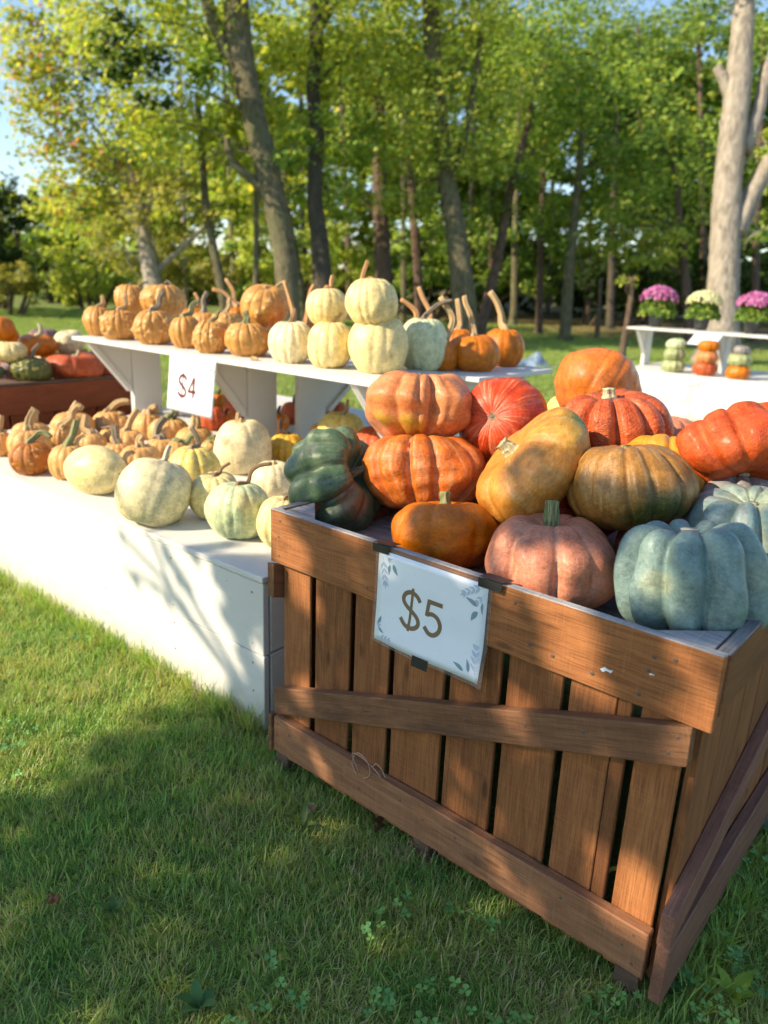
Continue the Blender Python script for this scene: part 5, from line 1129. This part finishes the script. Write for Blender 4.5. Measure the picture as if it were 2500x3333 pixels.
# ------------------------------------------------------------------ lawn
def blade_patch(nb, rad, hmin, hmax, wmin, wmax, seed, lay=.9):
    rg = np.random.default_rng(seed); V = []; F = []; h = []; rn = []
    for _ in range(nb):
        a = rg.uniform(0, 2*math.pi); r = rad*math.sqrt(rg.random()); b = np.array([r*math.cos(a), r*math.sin(a), -.004])
        L = rg.uniform(hmin, hmax); wd = rg.uniform(wmin, wmax); t = rg.uniform(0, 2*math.pi); dirn = np.array([math.cos(t), math.sin(t), 0]); sd = np.array([-dirn[1], dirn[0], 0])
        tilt = rg.uniform(.05, lay); bend = rg.uniform(.2, 1.1); p = b.copy(); q = rg.random(); seg = 3; o = len(V)
        for s in range(seg+1):
            f = s/seg; ww = wd*(1-.15*f) if s < seg else wd*.12
            V += [p+sd*ww/2, p-sd*ww/2]; h += [f, f]; rn += [q, q]
            ang = min(tilt+bend*f, 1.45); p = p+(dirn*math.sin(ang)+np.array([0, 0, 1])*math.cos(ang))*L/seg
        for s in range(seg): F.append((o+2*s, o+2*s+1, o+2*s+3, o+2*s+2))
    return V, F, {'h': ('FLOAT', h), 'rnd': ('FLOAT', rn)}
def clover_patch(seed):
    rg = np.random.default_rng(seed); V = []; F = []; rn = []
    for _ in range(3):
        a = rg.uniform(0, 6.28); r = .03*math.sqrt(rg.random()); b = np.array([r*math.cos(a), r*math.sin(a), 0]); L = rg.uniform(.03, .05); top = b+np.array([rg.normal(0, .008), rg.normal(0, .008), L]); q = rg.random()
        o = len(V); V += [b+[.0007, 0, 0], b-[.0007, 0, 0], top]; F.append((o, o+1, o+2)); rn += [q]*3
        rot = rg.uniform(0, 6.28); s = rg.uniform(.008, .012)
        for k in range(3):
            t = rot+k*2.094; c = top+np.array([math.cos(t), math.sin(t), .12])*s*.55; e = np.array([math.cos(t), math.sin(t), .25]); f_ = np.array([-math.sin(t), math.cos(t), rg.normal(0, .1)])
            o = len(V); pts = [top, c+f_*s*.52+e*s*.05, c+f_*s*.38+e*s*.48, c+e*s*.42, c-f_*s*.38+e*s*.48, c-f_*s*.52+e*s*.05]; V += pts; F.append(tuple(range(o, o+6))); rn += [q]*6
    return V, F, {'rnd': ('FLOAT', rn), 'h': ('FLOAT', [1]*len(rn))}
def proto_collection(name, metas, mat):
    col = bpy.data.collections.new(name)
    for i, (V, F, A) in enumerate(metas):
        me = bpy.data.meshes.new('%s_%d' % (name, i)); me.from_pydata([tuple(map(float, v)) for v in V], [], F); me.update()
        for n_, (typ, data) in A.items():
            a = me.attributes.new(n_, typ, 'POINT'); a.data.foreach_set('value', np.asarray(data, np.float32))
        me.materials.append(mat); col.objects.link(bpy.data.objects.new('%s_%d' % (name, i), me))
    return col
def scatter(name, label, cat, P, col, nvar, smin, smax, mat, tilt=.12, rg=RNG):
    n = len(P); me = bpy.data.meshes.new(name); me.vertices.add(n); me.vertices.foreach_set('co', np.asarray(P, np.float32).ravel())
    def at(nm, typ, data, key): a = me.attributes.new(nm, typ, 'POINT'); a.data.foreach_set(key, np.asarray(data).ravel())
    at('rot', 'FLOAT_VECTOR', np.stack([rg.normal(0, tilt, n), rg.normal(0, tilt, n), rg.uniform(0, 6.283, n)], 1).astype(np.float32), 'vector')
    at('scl', 'FLOAT', rg.uniform(smin, smax, n).astype(np.float32), 'value'); at('var', 'INT', rg.integers(0, nvar, n).astype(np.int32), 'value')
    me.materials.append(mat); o = bpy.data.objects.new(name, me); link(o); tag(o, label, cat, kind='stuff')
    ng = bpy.data.node_groups.new(name+'_scatter', 'GeometryNodeTree'); ng.interface.new_socket('Geometry', in_out='INPUT', socket_type='NodeSocketGeometry'); ng.interface.new_socket('Geometry', in_out='OUTPUT', socket_type='NodeSocketGeometry')
    gi = ng.nodes.new('NodeGroupInput'); go = ng.nodes.new('NodeGroupOutput'); ip = ng.nodes.new('GeometryNodeInstanceOnPoints'); ci = ng.nodes.new('GeometryNodeCollectionInfo')
    ci.inputs['Collection'].default_value = col; ci.inputs['Separate Children'].default_value = True; ci.inputs['Reset Children'].default_value = True
    def na(nm, typ): q = ng.nodes.new('GeometryNodeInputNamedAttribute'); q.data_type = typ; q.inputs['Name'].default_value = nm; return [s for s in q.outputs if s.enabled and s.name == 'Attribute'][0]
    L = ng.links.new
    L(gi.outputs[0], ip.inputs['Points']); L(ci.outputs[0], ip.inputs['Instance']); ip.inputs['Pick Instance'].default_value = True
    L(na('var', 'INT'), ip.inputs['Instance Index']); L(na('rot', 'FLOAT_VECTOR'), ip.inputs['Rotation']); L(na('scl', 'FLOAT'), ip.inputs['Scale']); L(ip.outputs[0], go.inputs[0])
    md = o.modifiers.new('scatter', 'NODES'); md.node_group = ng
    return o
def sector(n, r0, r1, half=.95, rg=RNG):
    r = np.sqrt(rg.uniform(r0*r0, r1*r1, n)); a = math.pi/2-YAW+rg.uniform(-half, half, n)
    P = np.stack([CAM[0]+r*np.cos(a), CAM[1]+r*np.sin(a), np.zeros(n)], 1)
    x, y = P[:, 0], P[:, 1]
    bad = ((x > .04) & (x < 1.05) & (y > .10) & (y < 1.08)) | ((x > -2.58) & (x < -.17) & (y > .125) & (y < 2.46)) | ((x > -3.94) & (x < -2.87) & (y > .2) & (y < 1.46)) | ((x > -2.07) & (x < 3.1) & (y > FY+.02) & (y < FY+1.2))
    P = P[~bad]; P[:, 2] = [ground_z(a_, b_) for a_, b_ in zip(P[:, 0], P[:, 1])]
    return P
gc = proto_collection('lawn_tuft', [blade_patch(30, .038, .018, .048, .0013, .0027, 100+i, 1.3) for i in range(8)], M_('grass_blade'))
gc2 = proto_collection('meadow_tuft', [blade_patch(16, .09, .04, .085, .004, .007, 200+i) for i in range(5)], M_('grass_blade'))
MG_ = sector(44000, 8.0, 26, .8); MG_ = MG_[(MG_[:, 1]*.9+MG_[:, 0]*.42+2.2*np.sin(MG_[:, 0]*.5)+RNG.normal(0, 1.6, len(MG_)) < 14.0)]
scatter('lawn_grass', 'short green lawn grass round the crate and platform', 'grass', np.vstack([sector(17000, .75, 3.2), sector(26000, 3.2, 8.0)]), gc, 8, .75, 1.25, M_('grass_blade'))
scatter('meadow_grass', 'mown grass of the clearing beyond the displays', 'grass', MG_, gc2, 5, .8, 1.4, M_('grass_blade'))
# longer blades left standing along the platform and the crate
edge = [(-.17-2.4*t, .095-.06*t-abs(random.gauss(0, .02)), 0) for t in np.random.default_rng(5).random(420)]
edge += [(random.uniform(-.02, 1.1), random.uniform(.06, .16), 0) for _ in range(70)]+[(random.uniform(1.09, 1.15), random.uniform(-.02, 1.0), 0) for _ in range(140)]
gc3 = proto_collection('edge_tuft', [blade_patch(7, .02, .055, .11, .0018, .003, 300+i, .55) for i in range(5)], M_('grass_blade'))
scatter('edge_grass', 'longer unmown grass along the foot of the platform and crate', 'grass', np.array(edge), gc3, 5, .7, 1.25, M_('grass_blade'))
cl = sector(9000, .8, 4.0, .8); nz = np.sin(cl[:, 0]*5.1+1.0)*np.sin(cl[:, 1]*4.3+.4)+np.sin(cl[:, 0]*11+cl[:, 1]*9)*.5
cl = cl[((nz > .80) & (RNG.random(len(cl)) < .2)) | ((cl[:, 0] > .5) & (cl[:, 1] < .0) & (RNG.random(len(cl)) < .10)) | ((cl[:, 0] > 1.1) & (RNG.random(len(cl)) < .3))]; cl[:, 2] = .002
cc_ = proto_collection('clover_sprig', [clover_patch(400+i) for i in range(6)], M_('clover_leaf'))
scatter('clover', 'patches of clover growing through the lawn', 'clover', cl, cc_, 6, .7, 1.2, M_('clover_leaf'), .2)
# broad-leaved weeds and fallen leaves
def leaf_solid(L, wd, cup=.15, jag=0.0, n=14):
    t = np.linspace(0, 1, n); wv = wd*np.sin(np.pi*np.clip(t, .02, .98)**.75); V = []; F = []
    for i in range(n):
        j = (1+jag*(1 if i % 2 else -1)); z = L*.25*math.sin(t[i]*2.2)
        V += [(t[i]*L, wv[i]*.5*j, z+cup*wv[i]), (t[i]*L, 0, z), (t[i]*L, -wv[i]*.5*j, z+cup*wv[i])]
    for i in range(n-1):
        a = 3*i; F += [(a, a+1, a+4, a+3), (a+1, a+2, a+5, a+4)]
    return V, F
def weed(label, x, y, n, L, wd, rgb, jag=.1):
    root = empty('weed', (x, y, 0), label, 'weed', 'broad leaved weeds in the lawn')
    for k in range(n):
        V, F = leaf_solid(L*random.uniform(.75, 1.2), wd*random.uniform(.8, 1.2), .15, jag)
        c = np.array(rgb)*random.uniform(.8, 1.25); o = mesh_obj('leaf', V, F, M_('foliage'), root, True, {'col': ('FLOAT_COLOR', [(*c, 1)]*len(V))})
        o.rotation_euler = (random.uniform(-.2, .2), -random.uniform(.25, .6), k*2*math.pi/n+random.uniform(-.3, .3)); o.location = (0, 0, .018)
wp = lambda u_, v_: at_plane(u_*1.507, v_*1.507, 2, 0.0)
for (lab, u_, v_, n, L, wd, rgb) in (('weed with broad dark leaves at the photo’s bottom edge', 430, 2195, 5, .045, .022, (.09, .20, .07)), ('weed with long leaf upright near the crate’s middle leg', 655, 1800, 3, .09, .016, (.13, .20, .06)), ('low broad weed in the shaded lawn at lower left', 245, 1985, 5, .035, .018, (.10, .20, .06)),
        ('bright yellow green weed in the bottom right corner', 1575, 2170, 5, .06, .022, (.25, .38, .05)), ('weed rosette beside the crate’s right leg', 1440, 2165, 6, .045, .018, (.07, .16, .05))):
    p_ = wp(u_, v_); weed(lab, p_[0], p_[1], n, L, wd, rgb)
def fallen(label, u_, v_, s, rgb, yaw, tiltx):
    p_ = wp(u_, v_); nl = 11; pts = []
    for i in range(22):
        a = 2*math.pi*i/22; r = s*(.55+.45*abs(math.cos(2.5*a)))*(1 if i % 2 else .86); pts.append((r*math.cos(a), r*math.sin(a), .010*math.sin(3*a)+.012*math.cos(a)))
    V = [(0, 0, .004)]+pts; F = [(0, i, i % 22+1) for i in range(1, 23)]
    o = mesh_obj('fallen_leaf', V, F, M_('foliage'), None, True, {'col': ('FLOAT_COLOR', [(*rgb, 1)]*len(V))}); o.location = (p_[0], p_[1], .042); o.rotation_euler = (tiltx, .3, yaw)
    tag(o, label, 'leaf', 'fallen leaves on the lawn')
fallen('small brown fallen leaf in the shaded lawn at left', 118, 1975, .017, (.27, .12, .06), .4, .3)
fallen('dry tan leaf scrap near the crate’s middle leg', 668, 1775, .016, (.36, .26, .16), 1.2, .8)
fallen('dark brown fallen leaf under the crate’s bottom board', 820, 1808, .018, (.10, .05, .03), 2.2, .9)
fallen('large grey green fallen leaf at the right behind the crate', 1640, 1790, .060, (.24, .27, .20), .6, .5)
fallen('pale tan leaf by the crate’s left leg', 597, 1630, .022, (.38, .28, .16), 2.6, .4)


# nothing else in the scene
# ------------------------------------------------------------------ the tree behind the photographer's left shoulder, whose crown shades the crate
E1 = np.array([SUN[1], -SUN[0], 0.0]); E1 /= np.linalg.norm(E1); E2 = np.cross(SUN, E1); E2 = E2 if E2[2] > 0 else -E2
def ab(p): p = np.array(p); return np.array([p @ E1, p @ E2])
def in_poly(P, poly):
    x, y = P[:, 0], P[:, 1]; ins = np.zeros(len(P), bool); n = len(poly)
    for i in range(n):
        (x0, y0), (x1, y1) = poly[i], poly[(i+1) % n]
        c = ((y0 > y) != (y1 > y)) & (x < (x1-x0)*(y-y0)/(y1-y0+1e-12)+x0); ins ^= c
    return ins
def edge_dist(P, poly):
    d = np.full(len(P), 9.0); n = len(poly)
    for i in range(n):
        a, b = np.array(poly[i]), np.array(poly[(i+1) % n]); ab_ = b-a; t = np.clip(((P-a) @ ab_)/(ab_ @ ab_), 0, 1)
        d = np.minimum(d, np.linalg.norm(P-(a+t[:, None]*ab_), axis=1))
    return d
def sp(x, y, ax, v): return tuple(ab(at_plane(x, y, ax, v)))
def c6(x, y, v=.108): return sp(x*.6028, 1400+y*.6028, 1, v)
# outline of the crown as the shadow it throws: lawn edge, platform corner, the heap, then on out of the picture
CROWN = [sp(633, 2275, 2, 0), c6(1205,1430), c6(1235,1200), c6(1205,1000), c6(1175,900), c6(1115,740), c6(1045,630), sp(753, 1756, 2, .503), sp(800, 1700, 1, .22), sp(850, 1640, 1, .22), sp(960, 1600, 1, .20), sp(1060, 1510, 1, .18), sp(1150, 1480, 1, .20), sp(1270, 1490, 1, .30),
         sp(1330, 1600, 1, .28), sp(1460, 1610, 1, .28), sp(1600, 1500, 1, .28), sp(1760, 1425, 1, .30), sp(1960, 1455, 1, .32), sp(2120, 1450, 1, .34), sp(2300, 1660, 1, .42), sp(2500, 1680, 1, .45)]
_l = CROWN[-1]; _g = sp(0, 2650, 2, 0)
CROWN += [(_l[0]-.35, _l[1]+.05), (_l[0]-1.0, _l[1]+.25), (_l[0]-1.8, _l[1]+.05), (-3.0, .5), (-2.6, -.6), (-1.9, -1.2), (_g[0]-.9, _g[1]-.45), (_g[0]-.35, _g[1]-.17), _g, sp(226, 2500, 2, 0), sp(422, 2385, 2, 0)]
HOLES = [(*sp(890,1700,1,0), .035), (*sp(925,1780,1,0), .035), (*sp(1820,1990,1,0), .03), (*sp(1845,2070,1,0), .03), (*sp(1870,2150,1,0), .025), (*sp(2335,2200,1,0), .04), (*sp(2315,2300,1,0), .04), (*sp(2300,2380,1,0), .035),
         (*sp(1330,1740,1,.12), .05), (*sp(1370,1790,1,.12), .03), (*sp(1640,1850,1,.1), .045), (*sp(1700,1890,1,.07), .03), (*sp(1860,1850,1,.06), .03), (*sp(2100,1850,1,.12), .035), (*sp(2105,1790,1,.12), .03), (*sp(1420,1560,1,.28), .09), (*sp(1340,1590,1,.28), .05), (*sp(1610,1580,1,.3), .06), (*sp(1680,1650,1,.28), .03),
         (*sp(2460,3080,2,0), .06), (*c6(1130,850), .03), (*c6(1165,1060), .03), (*c6(1190,1210), .03), (*c6(1140,960), .02), (*sp(740,1700,1,.2), .04), (*sp(840,1660,1,.22), .05), (*sp(900,1660,1,.2), .05), (*sp(1100,1500,1,.18), .03), (*sp(1900,1500,1,.3), .03), (*sp(2060,1480,1,.3), .03), (*sp(2240,1500,1,.5), .04),
         (*sp(1000,2240,1,.02), .02), (*sp(1700,2300,1,.02), .02), (*sp(1010,1950,1,.02), .025)]
rg = np.random.default_rng(77); cand = np.stack([rg.uniform(-3.1, .65, 15000), rg.uniform(-1.3, 1.6, 15000)], 1)
ins = in_poly(cand, CROWN); cand = cand[ins]; ed = edge_dist(cand, CROWN)
pr = np.clip(.42+ed*6.0, 0, 1)*np.where(cand[:, 0] < -1.0, .45, 1.0); cand = cand[rg.random(len(cand)) < pr]
for (a_, b_, r_) in HOLES: cand = cand[np.hypot(cand[:, 0]-a_, cand[:, 1]-b_) > r_+.035]
T0 = 5.2
dep = T0+rg.normal(0, .35, len(cand))+np.clip(-cand[:, 0]-.9, 0, 2)*rg.normal(0, .6, len(cand))
LP = cand[:, :1]*E1+cand[:, 1:]*E2+dep[:, None]*SUN
tc = -1.55*E1+.05*E2+T0*SUN
shade = empty('maple_tree', (tc[0], tc[1], 0), 'maple behind the photographer’s left whose crown shades the crate and lawn', 'tree')
so3 = np.array([tc[0], tc[1], 0])
acc = Acc()
def pab(a, b, t=T0): return a*E1+b*E2+t*SUN-so3
top = pab(-1.5, .9)
acc.add(*tube(catmull([(0.05, 0, -.1), (0, .03, 1.2), (.06, .02, 2.6), pab(-1.55, -.2), pab(-1.5, .45), top], 40), np.interp(np.linspace(0, 1, 40), [0, .06, .5, .8, 1], [.26, .19, .15, .09, .02]), 12, .05, 4, 2, .02))
tw = [[pab(-1.55, -.1), pab(-1.0, .0), pab(-.4, .02), pab(.1, .05), pab(.33, .08)], [pab(-1.53, .2), pab(-1.0, .5), pab(-.5, .85), pab(-.3, 1.1)], [pab(-1.53, .1), pab(-.9, .35), pab(-.2, .6), pab(.06, .72)],
      [pab(-1.55, -.3), pab(-1.1, -.5), pab(-.6, -.45), pab(-.1, -.3), pab(.2, -.2)], [pab(-1.5, .4), pab(-1.1, .8), pab(-.8, 1.0)], [pab(-1.55, 0), pab(-2.1, .3), pab(-2.6, .6)], [pab(-1.55, -.2), pab(-2.0, -.4), pab(-2.4, -.4)]]
for P in tw: acc.add(*tube(catmull(P, 18), np.linspace(.05, .006, 18), 7))
# bare-ended twigs that reach out over the platform
ext = []
for px in ([(1090,1080),(950,870),(780,680),(680,575)], [(1060,1060),(950,920),(830,830),(710,775)], [(1100,1000),(1000,800),(930,690),(880,610)]):
    q = [ab(at_plane(x*.6028, 1400+y*.6028, 1, .108)) for x, y in px]; ext.append(q)
    P = [pab(.15, .02)]+[pab(*v) for v in q]; acc.add(*tube(catmull(P, 20), np.linspace(.014, .008, 20), 6))
q = [ab(at_plane(470, 1640, 1, .12)), ab(at_plane(420, 1585, 1, .13)), ab(at_plane(400, 1545, 1, .14))]
P = [pab(*ext[0][1])]+[pab(*v) for v in q]; acc.add(*tube(catmull(P, 14), np.linspace(.011, .005, 14), 6)); ext.append(q[:2])
mesh_obj('trunk', acc.v, acc.f, M_('bark_brown'), shade, True)
extra = []
for q in ext:
    for i in range(len(q)-1):
        for _ in range(3 if i < 2 else 1): t = rg.random(); v = q[i]*(1-t)+q[i+1]*t+rg.normal(0, .012, 2); extra.append(v[0]*E1+v[1]*E2+(T0+rg.normal(0, .08))*SUN)
LP = np.vstack([LP, np.array(extra)]); lv = np.full(len(LP), .105); lv[-len(extra):] = .06
V, F = leaf_quads(LP, .105, .2, SUN[None, :]*.7, rg); V = V.reshape(-1, 4, 3); cmid = V.mean(1, keepdims=True); V = (cmid+(V-cmid)*(lv/.105)[:, None, None]).reshape(-1, 3)
mesh_obj('crown', V-so3, F, M_('foliage'), shade, False, {'col': ('FLOAT_COLOR', colours(len(LP), 'green', rg))})
